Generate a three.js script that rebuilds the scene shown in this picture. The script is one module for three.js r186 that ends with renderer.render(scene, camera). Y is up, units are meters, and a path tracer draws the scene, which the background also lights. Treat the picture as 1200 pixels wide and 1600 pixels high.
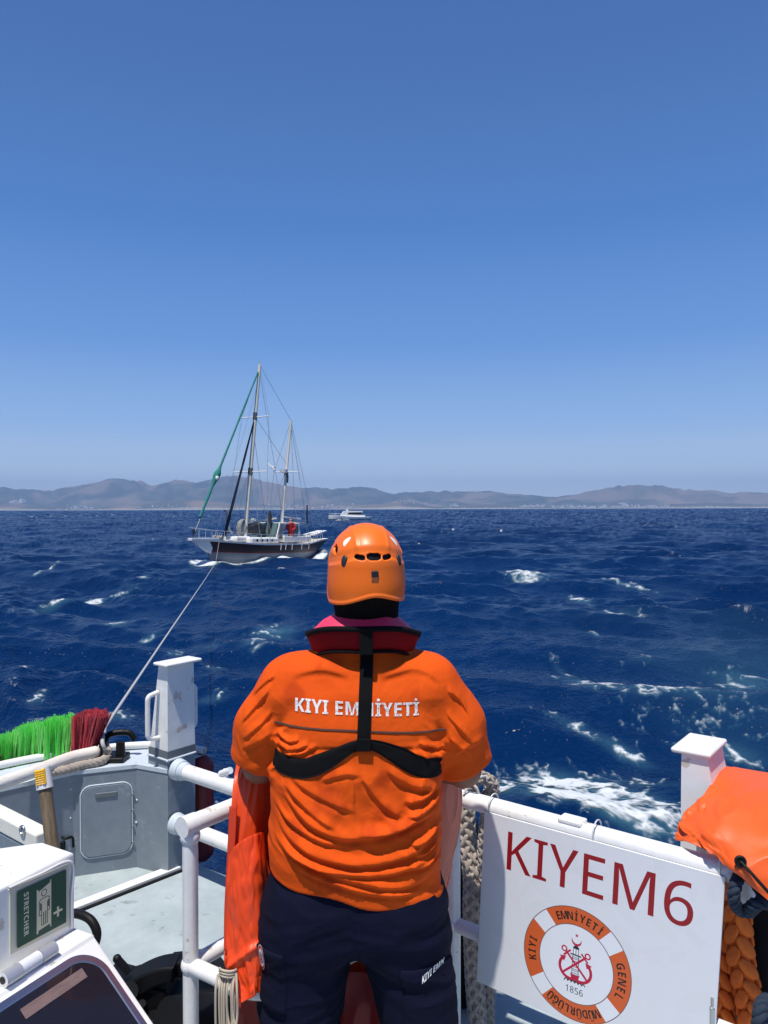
import * as THREE from 'three';
import { mergeGeometries, mergeVertices } from 'three/addons/utils/BufferGeometryUtils.js';
import { RoundedBoxGeometry } from 'three/addons/geometries/RoundedBoxGeometry.js';

// ---------------------------------------------------------------- camera, sky, sun, exposure
const scene = new THREE.Scene();
const renderer = new THREE.WebGLRenderer({ antialias: true });
renderer.toneMapping = THREE.LinearToneMapping;
renderer.toneMappingExposure = 1.0;
renderer.shadowMap.enabled = true;

const EYE = 1.85;                        // eye above the deck (deck is y = 0)
const SEA = -1.45;                       // mean sea level
const F = 1186;                          // focal length in pixels of the 1600-pixel-high photograph
const camera = new THREE.PerspectiveCamera(2 * Math.atan(800 / F) * 180 / Math.PI, 0.75, 0.1, 40000);
camera.position.set(0, EYE, 0);
camera.rotation.order = 'YXZ';
camera.rotation.x = -0.0042;
camera.rotation.z = -0.0033;
camera.updateMatrixWorld(true);
scene.add(camera);

const SUN = new THREE.Vector3(-0.42 * 0.325, 0.946, 0.906 * 0.325).normalize();
const lin = (c) => (c <= 0.04045 ? c / 12.92 : ((c + 0.055) / 1.055) ** 2.4);
const smooth = (a, b, x) => { const t = Math.min(1, Math.max(0, (x - a) / (b - a))); return t * t * (3 - 2 * t); };
const mix = (a, b, t) => a + (b - a) * t;
const clamp = (x, a = 0, b = 1) => Math.min(b, Math.max(a, x));
{
  // clear noon air: pale at the horizon, deepening with height
  const stops = [[-90, 8, 26, 60], [-1, 40, 74, 124], [0, 228, 242, 254], [2.5, 205, 227, 252], [6, 156, 194, 242], [12, 108, 157, 224], [20, 82, 131, 203], [28, 74, 117, 182], [36, 67, 107, 173], [55, 56, 92, 154], [90, 48, 82, 142]];
  const W = 512, H = 512, data = new Float32Array(W * H * 4);
  for (let j = 0; j < H; j++) {
    const e = ((j + 0.5) / H - 0.5) * 180;
    let k = 0; while (k < stops.length - 2 && e > stops[k + 1][0]) k++;
    const a = stops[k], b = stops[k + 1], t = clamp((e - a[0]) / (b[0] - a[0]));
    for (let i = 0; i < W; i++) {
      const o = (j * W + i) * 4;
      for (let c = 0; c < 3; c++) data[o + c] = mix(lin(a[c + 1] / 255), lin(b[c + 1] / 255), t);
      data[o + 3] = 1;
    }
  }
  const sky = new THREE.DataTexture(data, W, H, THREE.RGBAFormat, THREE.FloatType);
  sky.mapping = THREE.EquirectangularReflectionMapping;
  sky.magFilter = sky.minFilter = THREE.LinearFilter;
  sky.wrapS = THREE.RepeatWrapping;
  sky.needsUpdate = true;
  scene.background = sky;
  scene.environment = sky;
}
const sun = new THREE.DirectionalLight(new THREE.Color(1.0, 0.955, 0.88), 5.0);
sun.position.copy(SUN).multiplyScalar(60);
sun.castShadow = true;
sun.shadow.radius = 2.2;
sun.shadow.mapSize.set(4096, 4096);
sun.shadow.camera.left = sun.shadow.camera.bottom = -12; sun.shadow.camera.right = sun.shadow.camera.top = 12;
sun.shadow.camera.far = 200;
scene.add(sun);
scene.fog = new THREE.FogExp2(new THREE.Color(0.40, 0.62, 1.0), 0.00013);

// ---------------------------------------------------------------- helpers
let seed = 7;
const rnd = () => { seed = (seed * 1664525 + 1013904223) >>> 0; return seed / 4294967296; };
const rr = (a, b) => a + (b - a) * rnd();
const V = (x, y, z) => new THREE.Vector3(x, y, z);
const fwd = V(0, 0, -1);
// a point of the place seen in the photograph at pixel (px, py), d metres in front of the lens plane
const P = (px, py, d) => V((px - 600) / F * d, (800 - py) / F * d, -d).applyQuaternion(camera.quaternion).add(camera.position);
// the point of the horizontal plane y = h seen there
const PH = (px, py, h) => { const v = P(px, py, 1).sub(camera.position); return v.multiplyScalar((h - EYE) / v.y).add(camera.position); };

const hash3 = (x, y, z) => { let h = Math.imul(x, 374761393) ^ Math.imul(y, 668265263) ^ Math.imul(z, 2147483647 ^ 0x5bd1e995); h = Math.imul(h ^ (h >>> 13), 1274126177); return ((h ^ (h >>> 16)) >>> 0) / 4294967296; };
function noise(x, y, z = 0) {
  const i = Math.floor(x), j = Math.floor(y), k = Math.floor(z); x -= i; y -= j; z -= k;
  const u = x * x * (3 - 2 * x), v = y * y * (3 - 2 * y), w = z * z * (3 - 2 * z);
  const L = (a, b, t) => a + (b - a) * t;
  return L(L(L(hash3(i, j, k), hash3(i + 1, j, k), u), L(hash3(i, j + 1, k), hash3(i + 1, j + 1, k), u), v),
    L(L(hash3(i, j, k + 1), hash3(i + 1, j, k + 1), u), L(hash3(i, j + 1, k + 1), hash3(i + 1, j + 1, k + 1), u), v), w);
}
function fbm(x, y, z = 0, o = 4) { let s = 0, a = 0.5, t = 0; for (let i = 0; i < o; i++) { s += a * noise(x, y, z); t += a; a *= 0.5; x *= 2.03; y *= 2.03; z *= 2.03; x += 17.1; } return s / t; }

const names = {};
function uniq(n) { if (!names[n]) { names[n] = 1; return n; } return n + '_' + String(names[n]++).padStart(3, '0'); }
function tag(o, label, category, group, kind) {
  if (label) o.userData.label = label;
  if (category) o.userData.category = category;
  if (group) o.userData.group = group;
  if (kind) o.userData.kind = kind;
  return o;
}
function thing(name, label, category, group, at) {
  const g = new THREE.Group(); g.name = uniq(name); if (at) g.position.copy(at);
  scene.add(g); return tag(g, label, category, group);
}
// geometries are built in world coordinates and moved into the thing's own frame (its place must be set first)
function part(parent, name, geo, mat, label) {
  const list = (Array.isArray(geo) ? geo : [geo]).map((g) => prep(g));
  const g = list.length > 1 ? mergeGeometries(list) : list[0];
  if (parent !== scene) { parent.updateWorldMatrix(true, false); g.applyMatrix4(parent.matrixWorld.clone().invert()); }
  const m = new THREE.Mesh(g, mat); m.name = parent === scene ? uniq(name) : name; m.castShadow = m.receiveShadow = true;
  parent.add(m); if (label) m.userData.label = label; return m;
}
function prep(g) {
  const q = g.index ? g.toNonIndexed() : g.clone();
  for (const k of Object.keys(q.attributes)) if (!['position', 'normal', 'uv'].includes(k)) q.deleteAttribute(k);
  if (!q.attributes.normal) q.computeVertexNormals();
  if (!q.attributes.uv) q.setAttribute('uv', new THREE.BufferAttribute(new Float32Array(q.attributes.position.count * 2), 2));
  q.morphAttributes = {}; return q;
}
const box = (w, h, d, r = 0.006, s = 2) => new RoundedBoxGeometry(w, h, d, s, Math.min(r, w / 2.02, h / 2.02, d / 2.02));
// a rod from a to b
function rod(a, b, r, r2 = r, n = 20) {
  const g = new THREE.CylinderGeometry(r2, r, a.distanceTo(b), n, 1);
  g.applyQuaternion(new THREE.Quaternion().setFromUnitVectors(V(0, 1, 0), b.clone().sub(a).normalize()));
  return g.translate((a.x + b.x) / 2, (a.y + b.y) / 2, (a.z + b.z) / 2);
}
const ball = (p, r, n = 16) => new THREE.SphereGeometry(r, n, Math.max(8, n * 0.6 | 0)).translate(p.x, p.y, p.z);
const curve = (pts, closed = false, t = 0.5) => new THREE.CatmullRomCurve3(pts, closed, 'catmullrom', t);
const tube = (pts, r, seg = 40, n = 10, closed = false) => new THREE.TubeGeometry(Array.isArray(pts) ? curve(pts, closed) : pts, seg, r, n, closed);
const basis = (x, y, z, o) => new THREE.Matrix4().makeBasis(x, y, z).setPosition(o);
function std(o) { return new THREE.MeshStandardMaterial(o); }
function phys(o) { return new THREE.MeshPhysicalMaterial(o); }
const rgb = (r, g, b) => new THREE.Color().setRGB(r, g, b);
// a square noise texture: fn(u, v) in 0..1 gives [r, g, b] in 0..255 (sRGB if colour) or one grey
function tex(n, fn, colour, rep = 1) {
  const d = new Uint8Array(n * n * 4);
  for (let j = 0; j < n; j++) for (let i = 0; i < n; i++) {
    const c = fn(i / n, j / n, i, j), o = (j * n + i) * 4;
    if (typeof c === 'number') d[o] = d[o + 1] = d[o + 2] = clamp(c, 0, 255); else { d[o] = clamp(c[0], 0, 255); d[o + 1] = clamp(c[1], 0, 255); d[o + 2] = clamp(c[2], 0, 255); }
    d[o + 3] = 255;
  }
  const t = new THREE.DataTexture(d, n, n); t.wrapS = t.wrapT = THREE.RepeatWrapping; t.magFilter = t.minFilter = THREE.LinearFilter;
  if (colour) t.colorSpace = THREE.SRGBColorSpace; t.repeat.set(rep, rep); t.needsUpdate = true; return t;
}
// noise that tiles: period n lattice cells
function tnoise(u, v, n, s = 0) {
  const x = u * n, y = v * n, i = Math.floor(x), j = Math.floor(y), fx = x - i, fy = y - j;
  const a = fx * fx * (3 - 2 * fx), b = fy * fy * (3 - 2 * fy), h = (p, q) => hash3(((p % n) + n) % n, ((q % n) + n) % n, s + n * 7);
  return mix(mix(h(i, j), h(i + 1, j), a), mix(h(i, j + 1), h(i + 1, j + 1), a), b);
}
function tfbm(u, v, n, o = 4, s = 0) { let r = 0, a = 0.5, t = 0; for (let k = 0; k < o; k++) { r += a * tnoise(u, v, n << k, s + k); t += a; a *= 0.55; } return r / t; }
// uv in metres by the dominant axis of the normal
function boxUV(g, s = 1) {
  const p = g.attributes.position, n = g.attributes.normal, uv = new Float32Array(p.count * 2);
  for (let i = 0; i < p.count; i++) {
    const ax = Math.abs(n.getX(i)), ay = Math.abs(n.getY(i)), az = Math.abs(n.getZ(i));
    const [a, b] = ay >= ax && ay >= az ? [p.getX(i), p.getZ(i)] : ax > az ? [p.getZ(i), p.getY(i)] : [p.getX(i), p.getY(i)];
    uv[i * 2] = a * s; uv[i * 2 + 1] = b * s;
  }
  g.setAttribute('uv', new THREE.BufferAttribute(uv, 2)); return g;
}
// ---------------------------------------------------------------- modelling tools
// a closed surface of the field f(x, y, z) < 0 (surface nets), normals from the field
function field(f, lo, hi, cell) {
  const nx = Math.ceil((hi[0] - lo[0]) / cell) + 1, ny = Math.ceil((hi[1] - lo[1]) / cell) + 1, nz = Math.ceil((hi[2] - lo[2]) / cell) + 1;
  const D = new Float32Array(nx * ny * nz), at = (i, j, k) => (k * ny + j) * nx + i;
  for (let k = 0; k < nz; k++) for (let j = 0; j < ny; j++) for (let i = 0; i < nx; i++) D[at(i, j, k)] = f(lo[0] + i * cell, lo[1] + j * cell, lo[2] + k * cell);
  const id = new Int32Array(nx * ny * nz).fill(-1), pos = [], idx = [];
  const E = [[0, 1], [2, 3], [4, 5], [6, 7], [0, 2], [1, 3], [4, 6], [5, 7], [0, 4], [1, 5], [2, 6], [3, 7]], v = new Float32Array(8);
  for (let k = 0; k < nz - 1; k++) for (let j = 0; j < ny - 1; j++) for (let i = 0; i < nx - 1; i++) {
    let m = 0; for (let c = 0; c < 8; c++) { v[c] = D[at(i + (c & 1), j + (c >> 1 & 1), k + (c >> 2))]; if (v[c] < 0) m++; }
    if (m === 0 || m === 8) continue;
    let x = 0, y = 0, z = 0, n = 0;
    for (const [a, b] of E) { if ((v[a] < 0) === (v[b] < 0)) continue; const t = v[a] / (v[a] - v[b]); x += mix(a & 1, b & 1, t); y += mix(a >> 1 & 1, b >> 1 & 1, t); z += mix(a >> 2, b >> 2, t); n++; }
    id[at(i, j, k)] = pos.length / 3; pos.push(lo[0] + (i + x / n) * cell, lo[1] + (j + y / n) * cell, lo[2] + (k + z / n) * cell);
  }
  const quad = (a, b, c, d, flip) => flip ? idx.push(a, c, b, b, c, d) : idx.push(a, b, c, b, d, c);
  for (let k = 1; k < nz - 1; k++) for (let j = 1; j < ny - 1; j++) for (let i = 1; i < nx - 1; i++) {
    const s = D[at(i, j, k)] < 0;
    if (s !== D[at(i + 1, j, k)] < 0) quad(id[at(i, j - 1, k - 1)], id[at(i, j, k - 1)], id[at(i, j - 1, k)], id[at(i, j, k)], !s);
    if (s !== D[at(i, j + 1, k)] < 0) quad(id[at(i - 1, j, k - 1)], id[at(i, j, k - 1)], id[at(i - 1, j, k)], id[at(i, j, k)], s);
    if (s !== D[at(i, j, k + 1)] < 0) quad(id[at(i - 1, j - 1, k)], id[at(i, j - 1, k)], id[at(i - 1, j, k)], id[at(i, j, k)], !s);
  }
  const nor = new Float32Array(pos.length), e = cell * 0.4;
  for (let i = 0; i < pos.length; i += 3) {
    const [x, y, z] = [pos[i], pos[i + 1], pos[i + 2]];
    let a = f(x + e, y, z) - f(x - e, y, z), b = f(x, y + e, z) - f(x, y - e, z), c = f(x, y, z + e) - f(x, y, z - e); const l = Math.hypot(a, b, c) || 1;
    nor[i] = a / l; nor[i + 1] = b / l; nor[i + 2] = c / l;
  }
  const g = new THREE.BufferGeometry();
  g.setAttribute('position', new THREE.Float32BufferAttribute(pos, 3)); g.setAttribute('normal', new THREE.BufferAttribute(nor, 3)); g.setIndex(idx); return g;
}
const smin = (a, b, k) => { const h = Math.max(k - Math.abs(a - b), 0) / k; return Math.min(a, b) - h * h * k * 0.25; };
const smax = (a, b, k) => -smin(-a, -b, k);
// tapered capsule
function cap(x, y, z, A, B, ra, rb) {
  const bx = B[0] - A[0], by = B[1] - A[1], bz = B[2] - A[2], px = x - A[0], py = y - A[1], pz = z - A[2];
  const t = clamp((px * bx + py * by + pz * bz) / (bx * bx + by * by + bz * bz));
  return Math.hypot(px - bx * t, py - by * t, pz - bz * t) - mix(ra, rb, t);
}
const ell = (x, y, z, c, r) => { const a = (x - c[0]) / r[0], b = (y - c[1]) / r[1], d = (z - c[2]) / r[2], l = Math.hypot(a, b, d); return (l - 1) * Math.min(r[0], r[1], r[2]); };
// a smooth sheet through a grid of points (rows of Vector3), nu x nv faces, moved by bump(u, v) along its normal
function sheet(rows, nu, nv, bump, thick = 0.003) {
  const cr = (p0, p1, p2, p3, t) => { const a = -0.5 * t ** 3 + t * t - 0.5 * t, b = 1.5 * t ** 3 - 2.5 * t * t + 1, c = -1.5 * t ** 3 + 2 * t * t + 0.5 * t, d = 0.5 * t ** 3 - 0.5 * t * t; return V(0, 0, 0).addScaledVector(p0, a).addScaledVector(p1, b).addScaledVector(p2, c).addScaledVector(p3, d); };
  const line = (L, t) => { const n = L.length - 1, s = Math.min(t * n, n - 1e-6), i = Math.floor(s), g = (k) => k < 0 ? L[0].clone().multiplyScalar(2).sub(L[1]) : k > n ? L[n].clone().multiplyScalar(2).sub(L[n - 1]) : L[k]; return cr(g(i - 1), g(i), g(i + 1), g(i + 2), s - i); };
  const surf = (u, v) => line(rows.map((r) => line(r, u)), v);
  const pts = [], ns = [], e = 1e-3;
  for (let j = 0; j <= nv; j++) for (let i = 0; i <= nu; i++) {
    const u = i / nu, v = j / nv, p = surf(u, v), du = surf(Math.min(1, u + e), v).sub(surf(Math.max(0, u - e), v)), dv = surf(u, Math.min(1, v + e)).sub(surf(u, Math.max(0, v - e)));
    const n = du.cross(dv).normalize().negate(); if (bump) p.addScaledVector(n, bump(u, v)); pts.push(p); ns.push(n);
  }
  const pos = [], idx = [], uv = [], W = nu + 1, N = pts.length;
  for (const s of [0, 1]) pts.forEach((p, k) => { const q = p.clone().addScaledVector(ns[k], -s * thick); pos.push(q.x, q.y, q.z); uv.push((k % W) / nu, Math.floor(k / W) / nv); });
  for (let j = 0; j < nv; j++) for (let i = 0; i < nu; i++) { const a = j * W + i; idx.push(a, a + W, a + 1, a + 1, a + W, a + W + 1, N + a, N + a + 1, N + a + W, N + a + 1, N + a + W + 1, N + a + W); }
  const rim = []; for (let i = 0; i < nu; i++) rim.push([i, i + 1], [nv * W + i + 1, nv * W + i]); for (let j = 0; j < nv; j++) rim.push([(j + 1) * W, j * W], [j * W + nu, (j + 1) * W + nu]);
  for (const [a, b] of rim) idx.push(a, b, N + a, b, N + b, N + a);
  const g = new THREE.BufferGeometry(); g.setAttribute('position', new THREE.Float32BufferAttribute(pos, 3)); g.setAttribute('uv', new THREE.Float32BufferAttribute(uv, 2)); g.setIndex(idx); g.computeVertexNormals(); return g;
}
// a laid rope of three strands
function laid(pts, r, pitch, seg, n = 6) {
  const c = Array.isArray(pts) ? curve(pts) : pts, L = c.getLength(), N = seg || Math.ceil(L / pitch * 7), fr = c.computeFrenetFrames(N), out = [];
  for (let s = 0; s < 3; s++) {
    const q = []; for (let i = 0; i <= N; i++) { const a = i / N * L / pitch * 2 * Math.PI + s * 2.094, p = c.getPointAt(i / N); p.addScaledVector(fr.normals[i], Math.cos(a) * r * 0.48).addScaledVector(fr.binormals[i], Math.sin(a) * r * 0.48); q.push(p); }
    out.push(new THREE.TubeGeometry(curve(q), N, r * 0.56, n));
  }
  return out;
}
// a plaited hawser: slanting lumps in facing columns round the path
function plait(pts, r, pitch, n = 8) {
  const c = curve(pts), L = c.getLength(), N = Math.round(L / pitch), out = [];
  const lump = new THREE.SphereGeometry(1, 10, 7), up = V(0.3, 0.1, 1).normalize();
  for (let i = 0; i <= N; i++) for (let k = 0; k < n; k++) {
    const t = Math.min(1, (i + (k % 2 ? 0.5 : 0)) / N), p = c.getPointAt(t), T = c.getTangentAt(t), B = T.clone().cross(up).normalize(), A = B.clone().cross(T).normalize();
    const a = k / n * 2 * Math.PI, o = A.clone().multiplyScalar(Math.cos(a)).addScaledVector(B, Math.sin(a)), w = T.clone().cross(o).normalize();
    const lean = (k % 2 ? 1 : -1) * 0.62, y = T.clone().multiplyScalar(Math.cos(lean)).addScaledVector(w, Math.sin(lean)), x = y.clone().cross(o).normalize();
    const s = rr(0.92, 1.08);
    out.push(lump.clone().scale(r * 2.16 / n * s, pitch * 0.72, r * 0.26).applyMatrix4(basis(x, y, o, p.clone().addScaledVector(o, r * 0.74))));
  }
  out.push(new THREE.TubeGeometry(c, N * 2, r * 0.72, 10));
  return out;
}
const extr = (pts2, depth, bevel, m) => { const s = new THREE.Shape(pts2.map(([x, y]) => new THREE.Vector2(x, y))); const g = new THREE.ExtrudeGeometry(s, { depth, bevelEnabled: bevel > 0, bevelSize: bevel, bevelThickness: bevel, bevelSegments: 2, curveSegments: 16 }); return m ? g.applyMatrix4(m) : g; };
function roundRect(x0, y0, x1, y1, r) { const s = new THREE.Shape(); s.moveTo(x0 + r, y0); s.lineTo(x1 - r, y0); s.absarc(x1 - r, y0 + r, r, -Math.PI / 2, 0); s.lineTo(x1, y1 - r); s.absarc(x1 - r, y1 - r, r, 0, Math.PI / 2); s.lineTo(x0 + r, y1); s.absarc(x0 + r, y1 - r, r, Math.PI / 2, Math.PI); s.lineTo(x0, y0 + r); s.absarc(x0 + r, y0 + r, r, Math.PI, 1.5 * Math.PI); return s; }
// ray through (px, py) onto the plane through point O with normal N
const PP = (px, py, O, N) => { const v = P(px, py, 1).sub(camera.position); return v.multiplyScalar(O.clone().sub(camera.position).dot(N) / v.dot(N)).add(camera.position); };
function canvas(w, h, draw, srgb = true) { const c = document.createElement('canvas'); c.width = w; c.height = h; draw(c.getContext('2d'), w, h); const t = new THREE.CanvasTexture(c); if (srgb) t.colorSpace = THREE.SRGBColorSpace; t.anisotropy = 8; return t; }
// a thin quad plate with the given corners (top left, top right, bottom right, bottom left), uv 0..1 on its front
function plate(tl, tr, br, bl, thick) {
  const n = tr.clone().sub(tl).cross(bl.clone().sub(tl)).normalize(), M = 12, pos = [], uv = [], idx = [];
  for (let j = 0; j <= M; j++) for (let i = 0; i <= M; i++) { const u = i / M, v = j / M, p = tl.clone().lerp(tr, u).lerp(bl.clone().lerp(br, u), v); pos.push(p.x, p.y, p.z); uv.push(u, 1 - v); }
  for (let j = 0; j < M; j++) for (let i = 0; i < M; i++) { const a = j * (M + 1) + i; idx.push(a, a + M + 1, a + 1, a + 1, a + M + 1, a + M + 2); }
  const f = new THREE.BufferGeometry(); f.setAttribute('position', new THREE.Float32BufferAttribute(pos, 3)); f.setAttribute('uv', new THREE.Float32BufferAttribute(uv, 2)); f.setIndex(idx); f.computeVertexNormals();
  const q = [tl, tr, br, bl], bp = [], bi = []; q.forEach((p) => bp.push(p.x, p.y, p.z)); q.forEach((p) => { const b = p.clone().addScaledVector(n, thick); bp.push(b.x, b.y, b.z); });
  bi.push(4, 5, 6, 4, 6, 7); for (let k = 0; k < 4; k++) { const l = (k + 1) % 4; bi.push(k, l, k + 4, l, l + 4, k + 4); }
  const b = new THREE.BufferGeometry(); b.setAttribute('position', new THREE.Float32BufferAttribute(bp, 3)); b.setIndex(bi);
  const b2 = b.toNonIndexed(); b2.computeVertexNormals();
  return { front: f, back: b2 };
}
// the yacht under tow: where it lies, and its hull stations [along, half beam at deck, half beam at waterline, keel, sheer]
const YACHT = { at: PH(413, 872, SEA), yaw: Math.PI - 1.11 };
function yachtStations() {
  const st = []; for (let k = 0; k <= 40; k++) { const t = k / 40, s = mix(-6.1, 5.9, t), f = Math.sin(Math.PI * Math.pow(clamp(t * 0.90 + 0.07), 0.88)); const bow = smooth(0.62, 1, t); st.push([s, Math.max(0.05, 1.92 * Math.pow(Math.max(f, 0), 0.55) * (1 - 0.86 * bow ** 2.2)), Math.max(0.02, (1.70 * Math.pow(Math.max(f, 0), 0.7)) * (1 - 0.98 * bow ** 1.5) * smooth(-0.02, 0.16, t)), 0.9, 1.0 + 0.26 * bow ** 1.5 + 0.30 * smooth(0.35, 0, t)]); }
  return st;
}
// ---------------------------------------------------------------- the sea
const waves = [];
{
  const list = [[19, 0.085, 16], [13, 0.10, 20], [9, 0.095, 26], [6, 0.085, 32], [4, 0.068, 38], [2.6, 0.047, 45], [1.7, 0.032, 50], [1.1, 0.021, 60], [0.7, 0.012, 70], [0.45, 0.006, 80]];
  for (const [L, A, spread] of list) for (let k = 0; k < 5; k++) {
    const l = L * rr(0.78, 1.28), th = (62 + (rnd() + rnd() - 1) * spread * 1.6) * Math.PI / 180;   // heading, nearly along the line of sight
    const K = 2 * Math.PI / l;
    waves.push({ l, K, dx: Math.cos(th), dz: -Math.sin(th), a: A * rr(0.35, 0.72), p: rr(0, 6.283), q: 0.72 });
  }
}
// moves a point of the flat sea: returns [x, y, z, steepness]; waves shorter than cut metres are left to the ripple relief
function swell(x, z, cut, out) {
  let X = x, Y = 0, Z = z, J = 0;
  const g = 0.6 + 0.8 * noise(x * 0.045 + 3, z * 0.045 + 9), g2 = 0.5 + 0.9 * noise(x * 0.16 + 30, z * 0.16 + 5);
  for (const w of waves) {
    const fade = smooth(cut * 0.7, cut * 1.5, w.l); if (fade <= 0) continue;
    const a = w.a * fade * (w.l > 5 ? g : g2), ph = w.K * (w.dx * x + w.dz * z) + w.p, c = Math.cos(ph), s = Math.sin(ph);
    Y += a * c; X -= w.q * a * w.dx * s; Z -= w.q * a * w.dz * s; J += w.K * a * c;
  }
  out[0] = X; out[1] = Y; out[2] = Z; out[3] = J; return out;
}
// slope of the water there, with the short waves that the sheet is too coarse for
function slope(x, z, least, out) {
  let sx = 0, sz = 0;
  const g = 0.6 + 0.8 * noise(x * 0.045 + 3, z * 0.045 + 9), g2 = 0.5 + 0.9 * noise(x * 0.16 + 30, z * 0.16 + 5);
  for (const w of waves) { if (w.l < least) continue; const a = w.a * (w.l > 5 ? g : g2), s = -w.K * a * Math.sin(w.K * (w.dx * x + w.dz * z) + w.p); sx += s * w.dx; sz += s * w.dz; }
  out[0] = sx; out[1] = sz; return out;
}
const seaY = (x, z, cut = 0.5) => SEA + swell(x, z, cut, [])[1];

// foam: where, from photograph pixels on the sea plane [px, py, half length along x in px, half height in px, strength, slope]
const foamSpots = [];
const foamAt = (px, py, w, h, s, rot = 0) => { const c = PH(px, py, SEA), d = -c.z, k = d * d / (F * (EYE - SEA)); foamSpots.push({ x: c.x, z: c.z, a: w * d / F, b: Math.max(0.12, h * k), s, t: Math.tan(rot) * d / F / k * 0 + rot * k / (d / F) }); };
for (const a of [
  [132, 932, 32, 9, 0.92, -0.42], [62, 897, 9, 4, 0.75], [206, 893, 8, 3, 0.7], [224, 908, 9, 3, 0.7], [85, 878, 14, 2, .5, -.1], [312, 902, 8, 2, .55],
  [185, 962, 20, 6, .55, .1], [234, 986, 14, 5, .62, -.15], [430, 977, 36, 10, .78, -.05], [405, 1008, 40, 10, .6], [330, 1012, 16, 5, .5], [280, 1022, 14, 5, .5],
  [170, 1064, 36, 8, .5], [66, 1102, 16, 12, .58, .55], [200, 1118, 40, 12, .55, .1], [330, 1080, 30, 8, .5], [345, 1040, 16, 5, .5], [60, 1140, 20, 8, .45, .4],
  [818, 907, 28, 5, .72, .03], [850, 906, 18, 3, .6], [738, 932, 14, 4, .75, -.05], [905, 932, 18, 6, .6, .2], [980, 918, 30, 4, .5, .25], [970, 968, 40, 5, .55], [925, 995, 10, 5, .6, .2],
  [880, 1035, 8, 16, .62, 1.0], [905, 1058, 38, 6, .55, .25], [925, 1076, 34, 9, .72, .05], [1000, 1030, 40, 5, .36, 0], [1010, 1092, 60, 10, .42, .12], [1160, 1052, 50, 12, .56, .05], [1120, 1100, 60, 12, .38, .05],
  [905, 1130, 46, 12, .55, .32], [985, 1155, 36, 14, .6, .3], [1150, 1152, 40, 12, .62, .1], [1030, 1200, 50, 16, .5, .3], [1030, 1235, 46, 20, .62, .45],
  [890, 1180, 60, 16, .84, .12], [862, 1215, 40, 16, .66, .2], [935, 1205, 50, 18, .5, .3], [790, 1215, 26, 22, .62, -.3], [910, 1225, 84, 32, .60, .35], [960, 1262, 80, 28, .72, .28], [995, 1285, 56, 20, .8, .2], [860, 1240, 40, 22, .7, .1],
  [535, 813, 16, 1.2, 0.9],
  [880, 1200, 110, 30, 0.34, 0.2], [1010, 1270, 90, 40, 0.34, 0.2], [1080, 1120, 110, 40, 0.22, 0.1], [940, 1070, 90, 24, 0.2, 0.1],
  [330, 1330, 40, 40, .55, .2], [330, 1220, 30, 20, .4, .2], [305, 1180, 30, 14, .4], [1160, 1190, 50, 16, .5],
  [1090, 830, 8, 2, .5], [725, 810, 6, 1.4, .6], [785, 831, 5, 1.5, .6], [705, 829, 5, 1.5, .55], [1028, 823, 7, 1.6, .6], [1186, 802, 6, 1.2, .6], [950, 805, 10, 1.4, .55], [1005, 805, 8, 1.2, .5], [180, 805, 4, 1.6, .7], [30, 813, 8, 1.8, .6], [52, 808, 8, 2.2, .6], [280, 808, 8, 1.6, .6], [98, 805, 8, 1.4, .5], [235, 845, 10, 2, .45],
]) foamAt(...a);
{  // white water along the yacht's near side and under its bow
  const c = Math.cos(-YACHT.yaw), q = Math.sin(-YACHT.yaw), st = yachtStations();
  const put = (s, w, r, k) => foamSpots.push({ x: YACHT.at.x + s * c + w * q, z: YACHT.at.z - s * q + w * c, a: r, b: r * 1.1, s: k, t: 0 });
  for (let k = 3; k <= 40; k++) { const [s, , bw] = st[k]; for (const o of [0.15, 0.5]) put(s + rr(-0.2, 0.2), -(bw + o + (k < 14 ? 0.5 : 0) + rr(-0.1, 0.1)), rr(0.34, 0.5), (o < 0.3 ? 0.95 : 0.6) * (k < 9 ? 0.42 : k < 14 ? 0.7 : 1)); }
  for (let k = 0; k < 6; k++) put(6.2 + rr(-0.3, 0.5), rr(-0.5, 0.5), 0.5, 0.7);
  for (let k = 0; k < 8; k++) put(-6.5 - k * 0.9, -1.2 + rr(-0.8, 0.8), 0.55, 0.4);
}
function foam(x, z) {
  let s = 0;
  for (const f of foamSpots) {
    const dx = x - f.x; if (dx > f.a * 2.2 || dx < -f.a * 2.2) continue;
    const dz = z - f.z - f.t * dx; if (dz > f.b * 2.2 || dz < -f.b * 2.2) continue;
    const r = (dx / f.a) ** 2 + (dz / f.b) ** 2; if (r < 4.4) s += f.s * Math.exp(-r * 1.1);
  }
  return s;
}
// thin torn lines of foam
function lace(x, z, f) {
  const wx = x + 0.5 * (fbm(x * 1.1 * f, z * 1.1 * f, 1.3, 3) - 0.5) / f, wz = z + 0.5 * (fbm(x * 1.1 * f + 40, z * 1.1 * f, 4.1, 3) - 0.5) / f;
  const a = 1 - Math.abs(2 * fbm(wx * 1.5 * f, wz * 1.1 * f, 7.7, 4) - 1) * 3.2, b = 1 - Math.abs(2 * fbm(wx * 3.6 * f, wz * 2.8 * f, 2.2, 3) - 1) * 3.0;
  return Math.max(a, 0) * 0.62 + Math.max(b, 0) * 0.38;
}
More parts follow.
